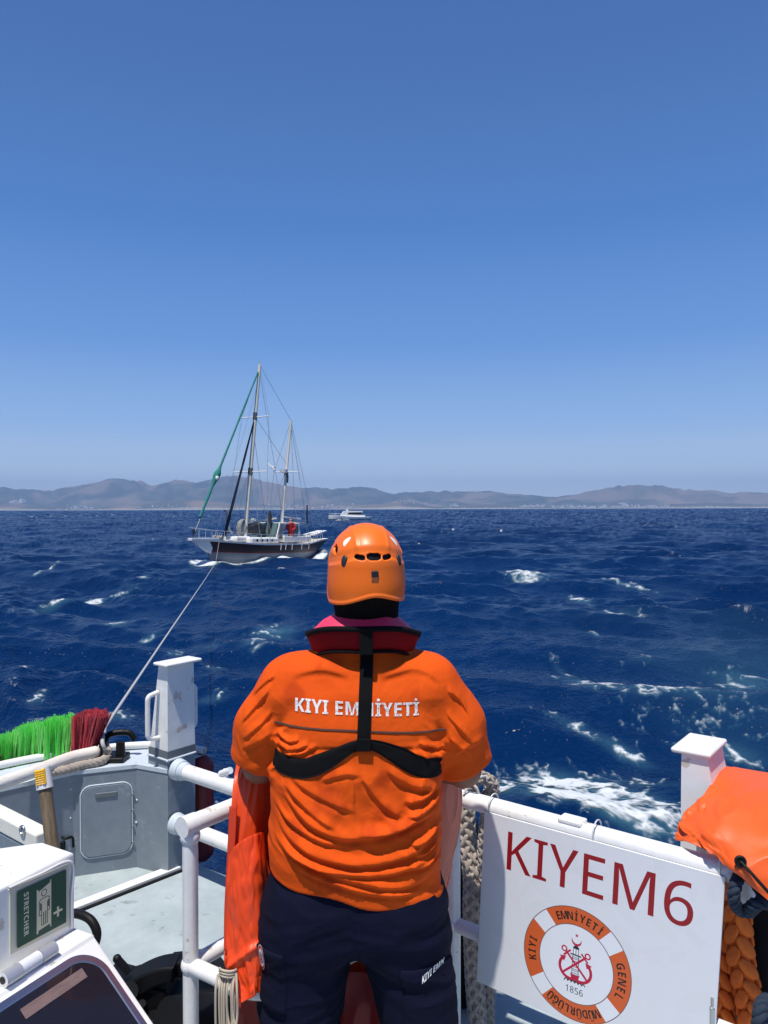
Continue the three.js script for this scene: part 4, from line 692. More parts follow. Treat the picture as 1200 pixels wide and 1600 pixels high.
// ---------------------------------------------------------------- the man at the rail
{
  const D0 = 2.2, man = thing('person', 'person seen from behind in an orange helmet and orange shirt, leaning on the rail', 'person', null, V(-0.085, 0, -2.2));
  const X = (px, d = D0) => P(px, 800, d).x;
  const lerpT = (T, h) => { let k = 0; while (k < T.length - 2 && h > T[k + 1][0]) k++; const a = T[k], b = T[k + 1], t = clamp((h - a[0]) / (b[0] - a[0])), s = t * t * (3 - 2 * t); return a.map((v, i) => mix(v, b[i], mix(t, s, 0.5))); };
  // height: centre x, half width, half depth, centre z
  const TOR = [[0.50, -0.088, 0.20, 0.12, -2.20], [0.62, -0.088, 0.255, 0.145, -2.20], [0.72, -0.088, 0.252, 0.150, -2.20], [0.82, -0.088, 0.246, 0.150, -2.20], [0.92, -0.086, 0.246, 0.152, -2.20], [1.02, -0.082, 0.244, 0.150, -2.20], [1.12, -0.078, 0.243, 0.150, -2.20], [1.22, -0.074, 0.245, 0.149, -2.205], [1.32, -0.070, 0.236, 0.134, -2.21], [1.39, -0.067, 0.200, 0.112, -2.215], [1.45, -0.064, 0.135, 0.090, -2.22], [1.51, -0.060, 0.085, 0.075, -2.225], [1.56, -0.058, 0.070, 0.065, -2.23]];
  const torso = (x, y, z, grow = 0) => {
    const [, cx, hw, hd, cz] = lerpT(TOR, y), a = Math.abs(x - cx) / (hw + grow), b = Math.abs(z - cz) / (hd + grow), l = Math.pow(a ** 2.5 + b ** 2.5, 0.4);
    return (l - 1) * Math.min(hd, hw) * 0.9;
  };
  const SL = [[-0.266, 1.332, -2.215], [-0.338, 1.215, -2.225], [-0.362, 1.125, -2.25]], SR = [[0.126, 1.332, -2.215], [0.195, 1.215, -2.225], [0.226, 1.105, -2.25]];
  const HL = [-0.31, 1.0, -2.5], HR = [0.17, 0.985, -2.5];
  const ridged = (n) => 1 - Math.abs(2 * n - 1);
  const hem = (x) => 0.772 - 0.20 * (x + 0.087);
  // folds of the shirt as the photograph shows them: lines of pixels, height in metres, width
  const FOLDS = [
    [[[432, 1226], [462, 1262], [494, 1286], [545, 1300], [620, 1289], [684, 1262]], 0.012, 0.022],
    [[[424, 1274], [450, 1305], [505, 1332], [575, 1340], [650, 1326], [688, 1302]], 0.013, 0.020],
    [[[420, 1292], [436, 1320], [487, 1343], [545, 1365], [633, 1380], [684, 1368]], 0.011, 0.018],
    [[[424, 1306], [461, 1336], [516, 1351], [597, 1358], [684, 1342]], 0.010, 0.015],
    [[[455, 1350], [516, 1369], [575, 1387], [670, 1396]], 0.009, 0.016],
    [[[556, 1296], [619, 1292], [684, 1270]], 0.008, 0.015],
    [[[424, 1256], [452, 1282], [500, 1306], [540, 1314]], 0.008, 0.014],
    [[[630, 1250], [660, 1248], [690, 1236]], 0.009, 0.013], [[[634, 1272], [662, 1268], [692, 1254]], 0.008, 0.012], [[[640, 1316], [664, 1314], [690, 1300]], 0.009, 0.012], [[[644, 1334], [668, 1334], [690, 1322]], 0.008, 0.012], [[[640, 1354], [668, 1354], [690, 1344]], 0.008, 0.012],
    [[[440, 1222], [494, 1268], [532, 1288]], 0.009, 0.022], [[[500, 1216], [540, 1204], [566, 1206]], 0.005, 0.016], [[[560, 1200], [598, 1250], [634, 1272]], 0.007, 0.026], [[[600, 1196], [640, 1222], [688, 1236]], 0.008, 0.022], [[[450, 1212], [500, 1240], [560, 1262]], 0.006, 0.020],
    [[[428, 1150], [448, 1160], [470, 1156]], 0.007, 0.010], [[[428, 1166], [452, 1172], [486, 1160]], 0.008, 0.011], [[[436, 1182], [470, 1176], [500, 1162]], 0.007, 0.011], [[[652, 1160], [680, 1172], [704, 1176]], 0.007, 0.011], [[[640, 1172], [672, 1186], [702, 1190]], 0.006, 0.011],
    [[[366, 1142], [394, 1112], [420, 1080]], 0.008, 0.018], [[[370, 1168], [402, 1140], [424, 1118]], 0.008, 0.016], [[[384, 1100], [404, 1078], [428, 1060]], 0.006, 0.016], [[[368, 1184], [396, 1170], [424, 1150]], 0.007, 0.014],
    [[[700, 1084], [720, 1100], [738, 1128]], 0.007, 0.016], [[[698, 1120], [722, 1146], [744, 1172]], 0.008, 0.016], [[[700, 1156], [722, 1176], [742, 1192]], 0.007, 0.014], [[[712, 1190], [736, 1176], [764, 1168]], 0.006, 0.014],
    [[[440, 1066], [500, 1050], [550, 1060]], 0.004, 0.022], [[[590, 1062], [650, 1050], [696, 1072]], 0.004, 0.022], [[[450, 1100], [440, 1124], [441, 1130]], 0.004, 0.02],
  ].map(([pts, a, w]) => { const q = pts.map(([px, py]) => { const p = P(px, py, 2.08); return [p.x, p.y]; }); const x0 = q[0][0], x1 = q[q.length - 1][0]; return { x0, x1, a, w, k: 1.35, soft: Math.max(0.012, (x1 - x0) * 0.22), at: (x) => { let k = 0; while (k < q.length - 2 && x > q[k + 1][0]) k++; const p0 = q[Math.max(0, k - 1)], p1 = q[k], p2 = q[k + 1], p3 = q[Math.min(q.length - 1, k + 2)], h = p2[0] - p1[0], t = (x - p1[0]) / h, m1 = (p2[1] - p0[1]) / (p2[0] - p0[0] || 1) * h, m2 = (p3[1] - p1[1]) / (p3[0] - p1[0] || 1) * h; return (2 * t ** 3 - 3 * t * t + 1) * p1[1] + (t ** 3 - 2 * t * t + t) * m1 + (3 * t * t - 2 * t ** 3) * p2[1] + (t ** 3 - t * t) * m2; } }; }).filter((f) => f.x1 > f.x0 + 0.01);
  const folds = (x, y, z) => {
    const xr = (x + 0.083) / 0.25, back = smooth(-2.26, -2.12, z);
    // cloth bunched in sagging folds round the waist
    const q = y - 0.035 * xr * xr + 0.045 * xr, low = smooth(1.085, 0.98, q) * smooth(hem(x) + 0.005, hem(x) + 0.05, y);
    let d = 0;
    for (const f of FOLDS) { if (x < f.x0 || x > f.x1) continue; const t = (y - f.at(x)), e = smooth(f.x0, f.x0 + f.soft, x) * smooth(f.x1, f.x1 - f.soft, x); d -= 1.05 * f.a * e * (t > 0 ? Math.exp(-((t / f.w) ** 2)) : Math.exp(-((t / (f.w * 0.36)) ** 2))) - f.a * 0.35 * e * Math.exp(-(((t + f.w * 0.75) / (f.w * 0.4)) ** 2)); }
    d -= low * 0.010 * (ridged(fbm(xr * 1.4 + 3, q * 13 + xr * 0.8, 4, 3)) - 0.62);
    // broad soft creases on the small of the back, slanting from the straps
    const mid = smooth(0.98, 1.03, q) * smooth(1.17, 1.10, y), c1 = ridged(fbm(xr * 1.6 + y * 5 * Math.sign(xr), y * 7 - Math.abs(xr) * 1.6, 6, 3));
    d -= mid * 0.012 * (c1 - 0.6);
    // gathers under the yoke seam and at the armholes
    const yoke = smooth(1.13, 1.165, y) * smooth(1.215, 1.195, y); d -= yoke * 0.006 * (ridged(noise(x * 34 + y * 9, y * 7, 3)) - 0.5) * smooth(0.25, 0.7, Math.abs(xr)) ;
    d += 0.0028 * Math.exp(-(((y - 1.1955 + 0.01 * xr * xr) / 0.006) ** 2)) * (Math.abs(xr) < 0.98 ? 1 : 0);
    const arm = Math.exp(-(((Math.abs(xr) - 1.0) / 0.22) ** 2)) * smooth(1.05, 1.12, y) * smooth(1.32, 1.22, y); d -= arm * 0.011 * (ridged(fbm(x * 15 + y * 22 * Math.sign(xr), y * 8 - x * 10 * Math.sign(xr), 5, 2)) - 0.55);
    d -= 0.0045 * (fbm(x * 13, y * 9, z * 11, 3) - 0.5) + 0.006 * smooth(1.2, 1.3, y) * (ridged(fbm(x * 6 + 3, y * 8, 2, 2)) - 0.6);
    return d * mix(0.55, 1, back);
  };
  const sleeve = (x, y, z, S) => {
    let d = smin(cap(x, y, z, S[0], S[1], 0.096, 0.094), cap(x, y, z, S[1], S[2], 0.094, 0.088), 0.03);
    const ax = [S[2][0] - S[1][0], S[2][1] - S[1][1], S[2][2] - S[1][2]], l = Math.hypot(...ax), t = ((x - S[2][0]) * ax[0] + (y - S[2][1]) * ax[1] + (z - S[2][2]) * ax[2]) / l;
    const s = Math.sign(S[0][0] + 0.08), w = y * 15 + (x + 0.08) * s * 7;
    d -= 0.009 * (ridged(fbm(w * 0.55, z * 9 + s * 4, 3, 3)) - 0.6) * smooth(1.36, 1.25, y) + 0.006 * (noise(x * 20, y * 14, z * 20) - 0.5);
    return smax(d, t - 0.012, 0.012);
  };
  const trs0 = (x, y, z) => smin(cap(x, y, z, [-0.212, 0.69, -2.20], [-0.247, 0.43, -2.20], 0.137, 0.112), cap(x, y, z, [0.036, 0.69, -2.20], [0.092, 0.43, -2.20], 0.137, 0.106), 0.05);
  const shirt = (x, y, z) => {
    const fd = folds(x, y, z); let d = smin(torso(x, y, z) + fd, Math.min(sleeve(x, y, z, SL), sleeve(x, y, z, SR)) + (Math.abs(x + 0.07) > 0.2 ? fd * 0.8 : 0), mix(0.010, 0.045, smooth(1.24, 1.33, y)));
    if (y < 0.95) d = smin(d, trs0(x, y, z) - 0.004, 0.006);
    d = smax(d, hem(x) - y + 0.006 * Math.sin(x * 31) , 0.010);
    return smax(d, y - 1.535, 0.01);
  };
  const cotton = tex(256, (u, v, i, j) => 128 + 55 * (Math.sin(i * 1.57) * 0.5 + Math.sin(j * 1.57) * 0.5) * 0.5 + 70 * (tfbm(u, v, 48, 3, 6) - 0.5), false);
  const crease = tex(512, (u, v, i, j) => 255 * (0.05 * (Math.sin(i * 2.1) * Math.sin(j * 2.1) * 0.5 + 0.5) + 0.5 * (1 - Math.abs(2 * tfbm(u, v, 7, 4, 31) - 1)) + 0.3 * (1 - Math.abs(2 * tfbm(u, v, 19, 3, 37) - 1)) + 0.12 * tfbm(u, v, 64, 2, 5)), false);
  const shirtMap = tex(512, (u, v) => { const k = tfbm(u, v, 4, 5, 61), s = smooth(0.58, 0.75, tfbm(u, v, 7, 4, 66)); return [mix(216, 234, k) - s * 22, mix(76, 90, k) - s * 14, mix(3, 9, k)]; }, true);
  const shirtM = phys({ color: 0xffffff, map: shirtMap, roughness: 0.85, specularIntensity: 0.5, sheen: 0.02, sheenRoughness: 0.6, sheenColor: new THREE.Color(1, 0.75, 0.5), bumpMap: crease, bumpScale: 0.0028 });
  const shirtG = field(shirt, [-0.50, 0.66, -2.42], [0.36, 1.56, -2.0], 0.0050);
  { const p = shirtG.attributes.position, uv = new Float32Array(p.count * 2); for (let i = 0; i < p.count; i++) { uv[i * 2] = p.getX(i) * 1.7; uv[i * 2 + 1] = p.getY(i) * 1.7 + p.getZ(i) * 0.4; } shirtG.setAttribute('uv', new THREE.BufferAttribute(uv, 2)); }
  const sh = part(man, 't_shirt', shirtG, shirtM);
  // where the back of the shirt is, looking along the boat
  const backZ = (x, y, f = shirt) => { let z = -1.9; for (let k = 0; k < 90; k++) { const d = f(x, y, z); if (d < 0.0006) break; z -= Math.max(0.0008, d * 0.7); if (z < -2.45) break; } return z; };
  const plain = (x, y, z) => torso(x, y, z) + folds(x, y, z) * 0.5;
  // a strip lying on the shirt's back along (x, y) points, w wide
  const strap = (pts, w, thick, lift, N = 60, f = shirt) => {
    const c = curve(pts.map(([x, y]) => V(x, y, 0))), pos = [], idx = [], uv = [], M = 6;
    const smoothed = [];
    for (let i = 0; i <= N; i++) { const t = i / N, p = c.getPointAt(t), T = c.getTangentAt(t), ww = typeof w === 'function' ? w(t) : w; const row = []; for (let k = 0; k <= M; k++) { const o = (k / M - 0.5) * ww, x = p.x - T.y * o, y = p.y + T.x * o; row.push([x, y, backZ(x, y, f)]); } smoothed.push(row); }
    for (let it = 0; it < 3; it++) for (let i = 1; i < N; i++) for (let k = 0; k <= M; k++) smoothed[i][k][2] = Math.max(smoothed[i][k][2], (smoothed[i - 1][k][2] + smoothed[i + 1][k][2]) / 2);
    for (let s = 0; s < 2; s++) for (let i = 0; i <= N; i++) for (let k = 0; k <= M; k++) { const [x, y, z] = smoothed[i][k], e = (k === 0 || k === M) ? 0.25 : 1; pos.push(x, y, s ? z - 0.004 : z + lift + thick * e); uv.push(k / M * 0.5, i / N * 4); }
    const W = M + 1, Q = (N + 1) * W; for (let i = 0; i < N; i++) for (let k = 0; k < M; k++) { const a = i * W + k; idx.push(a, a + 1, a + W, a + 1, a + W + 1, a + W); }
    for (let i = 0; i < N; i++) for (const k of [0, M]) { const a = i * W + k; idx.push(a, a + W, Q + a, a + W, Q + a + W, Q + a); }
    const g = new THREE.BufferGeometry(); g.setAttribute('position', new THREE.Float32BufferAttribute(pos, 3)); g.setAttribute('uv', new THREE.Float32BufferAttribute(uv, 2)); g.setIndex(idx); g.computeVertexNormals(); return g;
  };
  const XY = (px, py, d = 2.07) => { const p = P(px, py, d); return [p.x, p.y]; };
  const web = phys({ color: rgb(0.004, 0.004, 0.005), roughness: 0.9, specularIntensity: 0.35, bumpMap: cotton, bumpScale: 0.001 });
  // printed words on the back
  {
    const W = 1024, H = 192, map = canvas(W, H, (c) => {
      c.clearRect(0, 0, W, H); c.fillStyle = '#eceae6'; c.textBaseline = 'alphabetic'; c.font = 'bold 150px sans-serif'; const w = c.measureText('KIYI EMNİYETİ').width; c.save(); c.translate(8, 168); c.scale((W - 16) / w, 1); c.fillText('KIYI EMNİYETİ', 0, 0); c.restore();
      // print worn away in cracks and flakes
      let s = 99; const r = () => { s = (s * 1103515245 + 12345) & 0x7fffffff; return s / 0x7fffffff; }; c.globalCompositeOperation = 'destination-out';
      for (let i = 0; i < 320; i++) { const x = 230 + r() * 794, y = r() * H; c.fillRect(x, y, 1 + r() * 3, 4 + r() * 34); } for (let i = 0; i < 420; i++) { c.fillRect(r() * W, r() * H, 1 + r() * 12, 1 + r() * 3); }
      c.globalCompositeOperation = 'source-over';
    });
    const [x0, y0] = XY(455, 1122), [x1, y1] = XY(658, 1086), N = 120, M = 16, pos = [], uv = [], idx = [];
    for (let j = 0; j <= M; j++) for (let i = 0; i <= N; i++) { const u = i / N, v = j / M, x = mix(x0, x1, u), y = mix(y0 + 0.004, y1 + 0.006, v) - 0.012 * u; pos.push(x, y, backZ(x, y) + 0.0016); uv.push(u, v); }
    for (let j = 0; j < M; j++) for (let i = 0; i < N; i++) { const a = j * (N + 1) + i; idx.push(a, a + 1, a + N + 1, a + 1, a + N + 2, a + N + 1); }
    const g = new THREE.BufferGeometry(); g.setAttribute('position', new THREE.Float32BufferAttribute(pos, 3)); g.setAttribute('uv', new THREE.Float32BufferAttribute(uv, 2)); g.setIndex(idx); g.computeVertexNormals();
    part(sh, 'printed_words', g, std({ color: 0xffffff, map, transparent: true, alphaTest: 0.5, roughness: 0.7 }));
    part(sh, 'seam_piping', strap([XY(424, 1137), XY(470, 1139), XY(560, 1141), XY(640, 1146), XY(700, 1149)], 0.005, 0.0014, 0.0008, 90), std({ color: rgb(0.10, 0.05, 0.035), roughness: 0.9 }));
  }
  // harness: one strap down the spine, parting round the ribs
  const hs = part(man, 'harness_strap', strap([XY(573, 962), XY(573, 1010), XY(571, 1080), XY(568, 1168)], 0.036, 0.004, 0.0035, 60), web);
  part(man, 'harness_strap', strap([XY(568, 1160), XY(548, 1166), XY(515, 1184), XY(478, 1200), XY(440, 1200), XY(418, 1192), XY(408, 1188)], (t) => mix(0.026, 0.052, smooth(0, 0.5, t)), 0.004, 0.004, 80, plain), web);
  part(man, 'harness_strap', strap([XY(568, 1160), XY(590, 1164), XY(620, 1178), XY(655, 1199), XY(690, 1209), XY(708, 1210), XY(718, 1208)], (t) => mix(0.026, 0.052, smooth(0, 0.5, t)), 0.004, 0.004, 80, plain), web);
  const [bx, by] = XY(569, 1160); part(hs, 'strap_stitch', box(0.04, 0.034, 0.008, 0.003).translate(bx, by, backZ(bx, by) + 0.012), web);

  // trousers
  const trs = (x, y, z, grow = 0) => {
    let h = torso(x, y, z, -0.012);
    h = smax(h, 0.60 - y, 0.06); h = smax(h, y - 0.90, 0.01);
    const LL = smin(cap(x, y, z, [-0.212, 0.69, -2.20], [-0.247, 0.43, -2.20], 0.137, 0.112), cap(x, y, z, [-0.247, 0.43, -2.20], [-0.258, 0.09, -2.21], 0.112, 0.10), 0.03);
    const RL = smin(cap(x, y, z, [0.036, 0.69, -2.20], [0.092, 0.43, -2.20], 0.137, 0.106), cap(x, y, z, [0.092, 0.43, -2.20], [0.115, 0.09, -2.21], 0.106, 0.098), 0.03);
    let d = smin(smin(LL, RL, 0.03), h, 0.05);
    const s = x < -0.09 ? -1 : 1, w = fbm(x * 6 * s + y * 4, y * 7, 3 + s, 3);
    d -= 0.022 * (ridged(fbm(x * 4 + y * 5 * s, y * 10 + z * 3, 2.5, 3)) - 0.62) * smooth(0.86, 0.7, y) + 0.01 * (w - 0.5);
    // seat seam
    d += 0.004 * Math.exp(-(((x + 0.078) / 0.006) ** 2)) * smooth(0.55, 0.6, y) * (z > -2.2 ? 1 : 0);
    return smax(d - grow, 0.06 - y, 0.01);
  };
  const twill = phys({ specularIntensity: 0.35, color: 0xffffff, map: tex(256, (u, v) => { const k = tfbm(u, v, 6, 5, 12), f = tnoise(u, v, 90, 2); return [mix(6, 10, k) + f * 3, mix(9, 15, k) + f * 3, mix(27, 42, k) + f * 5]; }, true), roughness: 0.88, bumpMap: cotton, bumpScale: 0.0012 });
  const trG = boxUV(field(trs, [-0.42, 0.04, -2.42], [0.30, 0.92, -2.0], 0.0075), 2);
  const tr = part(man, 'trousers', trG, twill);
  const tz = (x, y) => backZ(x, y, trs);
  // cargo pockets: pieces of the cloth standing proud of the leg, cut from the field
  const pocket = (c, r, n) => boxUV(field((x, y, z) => { const b = Math.max(Math.abs((x - c[0]) * n[0] + (z - c[2]) * n[1]) / 1 - r[0], Math.abs(y - c[1] + 0.08 * ((x - c[0]) * n[0] + (z - c[2]) * n[1])) - r[1], Math.abs((x - c[0]) * n[1] - (z - c[2]) * n[0]) - 0.09); return smax(smax(trs(x, y, z, 0.008), b, 0.012), -trs(x, y, z, -0.006), 0.002); }, [c[0] - 0.13, c[1] - 0.16, c[2] - 0.13], [c[0] + 0.13, c[1] + 0.16, c[2] + 0.13], 0.006), 2);
  const pl = part(tr, 'cargo_pocket', pocket([-0.345, 0.545, -2.13], [0.072, 0.085], [0.50, -0.86]), twill);
  const pr = part(tr, 'cargo_pocket', pocket([0.125, 0.47, -2.09], [0.07, 0.085], [0.94, 0.34]), twill);
  const flap = part(tr, 'pocket_flap', pocket([0.125, 0.555, -2.09], [0.074, 0.028], [0.94, 0.34]), twill);
  {  // words on the right pocket, round crest on the left one
    const map = canvas(512, 128, (c) => { c.clearRect(0, 0, 512, 128); c.fillStyle = '#e9e9ea'; c.font = 'bold 92px sans-serif'; c.textBaseline = 'middle'; const w = c.measureText('KIYI EMNİYETİ').width; c.scale(780 / w, 1); c.fillText('KIYI EMNİYETİ', 4, 70); });
    const patch = (p0, ux, uy, w, h, N, M, f) => { const pos = [], uv = [], idx = []; for (let j = 0; j <= M; j++) for (let i = 0; i <= N; i++) { const u = i / N, v = j / M, x = p0[0] + ux[0] * w * u + uy[0] * h * v, y = p0[1] + ux[1] * w * u + uy[1] * h * v; pos.push(x, y, f(x, y)); uv.push(u, v); } for (let j = 0; j < M; j++) for (let i = 0; i < N; i++) { const a = j * (N + 1) + i; idx.push(a, a + 1, a + N + 1, a + 1, a + N + 2, a + N + 1); } const g = new THREE.BufferGeometry(); g.setAttribute('position', new THREE.Float32BufferAttribute(pos, 3)); g.setAttribute('uv', new THREE.Float32BufferAttribute(uv, 2)); g.setIndex(idx); g.computeVertexNormals(); return g; };
    const a = XY(657, 1533, 2.1), b = XY(694, 1512, 2.1), L = Math.hypot(b[0] - a[0], b[1] - a[1]), ux = [(b[0] - a[0]) / L, (b[1] - a[1]) / L];
    part(tr, 'pocket_print', patch(a, ux, [0.1, 1], L, 0.038, 24, 6, (x, y) => backZ(x, y, (p, q, r) => trs(p, q, r, 0.0085)) + 0.0025), std({ color: 0xffffff, map, transparent: true, alphaTest: 0.45, roughness: 0.7 }));
    const crest = canvas(128, 128, (c) => { c.clearRect(0, 0, 128, 128); c.fillStyle = '#e6e2e0'; c.beginPath(); c.arc(64, 64, 62, 0, 7); c.fill(); c.strokeStyle = '#b8402c'; c.lineWidth = 14; c.beginPath(); c.arc(64, 64, 52, 0, 7); c.stroke(); c.strokeStyle = '#8a2038'; c.lineWidth = 6; c.beginPath(); c.moveTo(44, 40); c.lineTo(82, 84); c.moveTo(84, 40); c.lineTo(46, 84); c.moveTo(64, 30); c.lineTo(64, 92); c.stroke(); c.beginPath(); c.arc(64, 70, 22, 0.3, 2.8); c.stroke(); });
    const s0 = XY(405, 1512, 2.14); part(tr, 'round_patch', patch(s0, [1, 0], [-0.02, 1], 0.022, 0.088, 10, 10, (x, y) => backZ(x, y, (p, q, r) => trs(p, q, r, 0.0085)) + 0.003), std({ color: 0xffffff, map: crest, transparent: true, alphaTest: 0.5, roughness: 0.7 }));
  }
  // boots
  for (const [x, z] of [[-0.26, -2.22], [0.118, -2.22]]) part(man, 'boot', field((a, b, c) => { const u = smin(cap(a, b, c, [x, 0.06, z + 0.07], [x + (x < 0 ? -0.02 : 0.02), 0.045, z - 0.14], 0.055, 0.046), cap(a, b, c, [x, 0.05, z + 0.05], [x, 0.16, z + 0.02], 0.056, 0.055), 0.03); return smax(u, 0.002 - b, 0.004); }, [x - 0.12, -0.02, z - 0.24], [x + 0.12, 0.24, z + 0.16], 0.008), blackRub);

  // ---- body: one surface. Head turned a little to the left
  const HC = P(572, 888, 2.17), YAW = 0.20, cy = Math.cos(YAW), sy = Math.sin(YAW);
  const hl = (x, y, z) => { const a = x - HC.x, b = z - HC.z; return [a * cy - b * sy, y - HC.y, a * sy + b * cy]; };   // own axes, face towards -z
  const head = (x, y, z) => {
    const [a, b, c] = hl(x, y, z), s = Math.abs(a);
    let d = smin(ell(a, b, c, [0, 0.02, 0.005], [0.078, 0.098, 0.098]), ell(a, b, c, [0, -0.055, -0.035], [0.060, 0.068, 0.064]), 0.04);
    d = smin(d, cap(a, b, c, [0, -0.005, -0.094], [0, -0.038, -0.108], 0.010, 0.015), 0.016);               // nose
    d = smin(d, cap(s, b, c, [0.008, 0.018, -0.092], [0.050, 0.014, -0.076], 0.011, 0.009), 0.012);         // brow
    d = smax(d, -(Math.hypot(s - 0.030, (b + 0.002) * 1.2, c + 0.094) - 0.016), 0.012);                      // eye sockets
    d = smin(d, Math.hypot(s - 0.030, b + 0.002, c + 0.076) - 0.0125, 0.003);
    d = smin(d, cap(s, b, c, [0, -0.066, -0.093], [0.018, -0.068, -0.088], 0.007, 0.004), 0.006);           // lips
    d = smin(d, cap(s, b, c, [0, -0.079, -0.091], [0.015, -0.077, -0.088], 0.007, 0.004), 0.006);
    d = smin(d, ell(s, b, c, [0.080, -0.012, 0.012], [0.012, 0.034, 0.021]), 0.012);                        // ears
    d = smin(d, ell(s, b, c, [0.045, -0.045, -0.062], [0.026, 0.028, 0.026]), 0.02);
    return d;
  };
  const neck = (x, y, z) => cap(x, y, z, [HC.x, HC.y - 0.05, HC.z - 0.004], [-0.062, 1.42, -2.215], 0.066, 0.080);
  const EL = [-0.368, 1.095, -2.24], ER = [0.232, 1.08, -2.24];
  const bodyF = (x, y, z) => {
    let d = smin(smax(torso(x, y, z, -0.022) + 0.012, 0.64 - y, 0.05), neck(x, y, z), 0.05);
    d = smax(d, y - 1.56, 0.03); d = smin(d, neck(x, y, z), 0.02);
    for (const [S, E, H] of [[SL, EL, HL], [SR, ER, HR]]) d = smin(d, smin(cap(x, y, z, S[0], E, 0.066, 0.05), cap(x, y, z, E, H, 0.05, 0.034), 0.02), 0.03);
    for (const [a, b, c] of [[[-0.212, 0.69, -2.20], [-0.247, 0.43, -2.20], [-0.258, 0.09, -2.21]], [[0.036, 0.69, -2.20], [0.092, 0.43, -2.20], [0.115, 0.09, -2.21]]]) d = smin(d, smin(cap(x, y, z, a, b, 0.09, 0.065), cap(x, y, z, b, c, 0.062, 0.045), 0.02), 0.03);
    return d;
  };
  const hand = (H, s) => {
    // palm laid on the rail cover, four fingers bent over it, thumb at its side
    const palm = [H[0], H[1] + 0.0, H[2] - 0.055];
    return (x, y, z) => {
      let d = cap(x, y, z, H, palm, 0.032, 0.033); d = smin(d, ell(x, y, z, [palm[0], palm[1], palm[2]], [0.043, 0.019, 0.048]), 0.015);
      [[-0.033, 0.062], [-0.011, 0.074], [0.011, 0.070], [0.032, 0.055]].forEach(([o, L], i) => {
        const ox = o * s, k = [palm[0] + ox, palm[1] + 0.004, palm[2] - 0.042], m = [k[0] + ox * 0.15, k[1] - 0.006, k[2] - L * 0.42], e = [m[0], m[1] - L * 0.38, m[2] - L * 0.12], f = [e[0], e[1] - L * 0.26, e[2] + L * 0.10];
        const g = Math.min(cap(x, y, z, k, m, 0.0098, 0.0092), cap(x, y, z, m, e, 0.0092, 0.0085), cap(x, y, z, e, f, 0.0085, 0.0072)); d = smin(d, g, 0.006);
      });
      const b = [palm[0] + s * 0.036, palm[1] - 0.004, palm[2] + 0.012], m = [b[0] + s * 0.024, b[1] - 0.014, b[2] - 0.028], e = [m[0] + s * 0.002, m[1] - 0.018, m[2] - 0.022];
      return smin(d, Math.min(cap(x, y, z, b, m, 0.0135, 0.0115), cap(x, y, z, m, e, 0.0112, 0.0088)), 0.010);
    };
  };
  const skin = std({ color: rgb(0.25, 0.115, 0.065), roughness: 0.55, bumpMap: grainT, bumpScale: 0.0006 });
  const hL = hand(HL, 1), hR = hand(HR, -1);
  const bits = [field(bodyF, [-0.48, 0.03, -2.56], [0.34, 1.62, -2.04], 0.012), field((x, y, z) => Math.max(smin(head(x, y, z), neck(x, y, z), 0.03), 1.47 - y), [HC.x - 0.13, 1.46, HC.z - 0.16], [HC.x + 0.13, HC.y + 0.14, HC.z + 0.15], 0.0036)];
  for (const [h, H] of [[hL, HL], [hR, HR]]) bits.push(field((x, y, z) => h(x, y, z), [H[0] - 0.08, H[1] - 0.09, H[2] - 0.19], [H[0] + 0.08, H[1] + 0.05, H[2] + 0.06], 0.0034));
  part(man, 'body', bits, skin);
  const hairShade = phys({ color: rgb(0.006, 0.005, 0.0045), roughness: 0.9, specularIntensity: 0.3 });  // black for hair and for the shade under the helmet, shaped together
  part(man, 'hair_and_shade', field((x, y, z) => { const [a, b, c] = hl(x, y, z); let d = smin(ell(a, b, c, [0, 0.005, 0.022], [0.092, 0.112, 0.094]), cap(a, b, (c - 0.010) * 1.42, [0, -0.06, 0.0], [0, -0.16, -0.02], 0.095, 0.092), 0.03) + 0.004 * (noise(a * 130, b * 40, c * 130) - 0.5); return Math.max(d, -c - 0.012 - b * 0.1, b - 0.04, -0.165 - b); }, [HC.x - 0.12, HC.y - 0.19, HC.z - 0.12], [HC.x + 0.12, HC.y + 0.08, HC.z + 0.15], 0.004), hairShade);
  // chin strap
  part(man, 'chin_strap', [-1, 1].map((s) => { const w = (a, b, c) => V(HC.x + a * cy + c * sy, HC.y + b, HC.z - a * sy + c * cy); return tube([w(s * 0.088, 0.03, 0.02), w(s * 0.086, -0.04, -0.005), w(s * 0.068, -0.09, -0.035), w(s * 0.02, -0.128, -0.055), w(0, -0.131, -0.057)], 0.0065, 30, 8); }), web);

  // ---- helmet
  const W0h = (a, b, c) => V(HC.x + a * cy + c * sy, HC.y + b, HC.z - a * sy + c * cy);
  const RX = 0.1085, RY = 0.122, RZ = 0.134, CB = 0.008;
  const shellO = (a, b, c) => {
    const br = 0.0045 * smooth(0.01, -0.06, b);
    let d = ell(a, b < CB ? CB + (b - CB) * 0.42 : b, c, [0, CB, 0], [RX + br, RY, RZ + br]);
    // crown ridge raised above a step, lower band proud of the vents
    const st = b - (0.045 - 2.2 * a * a) ; if (c > 0) d += 0.0034 * smooth(-0.010, 0.0, st) * smooth(0.03, 0.008, st);
    d -= 0.002 * smooth(0.010, 0.0, Math.abs(Math.abs(a) - 0.045)) * smooth(0.05, 0.075, b);
    return d;
  };
  const ovalHole = (a, b, c, x, y, w, h, rot = 0) => { const p = a - x, q = b - y, u = p * Math.cos(rot) + q * Math.sin(rot), v = q * Math.cos(rot) - p * Math.sin(rot); return Math.max(Math.abs(u) / w, Math.abs(v) / h, (Math.abs(u) / w + Math.abs(v) / h) / 1.55) - 1; };
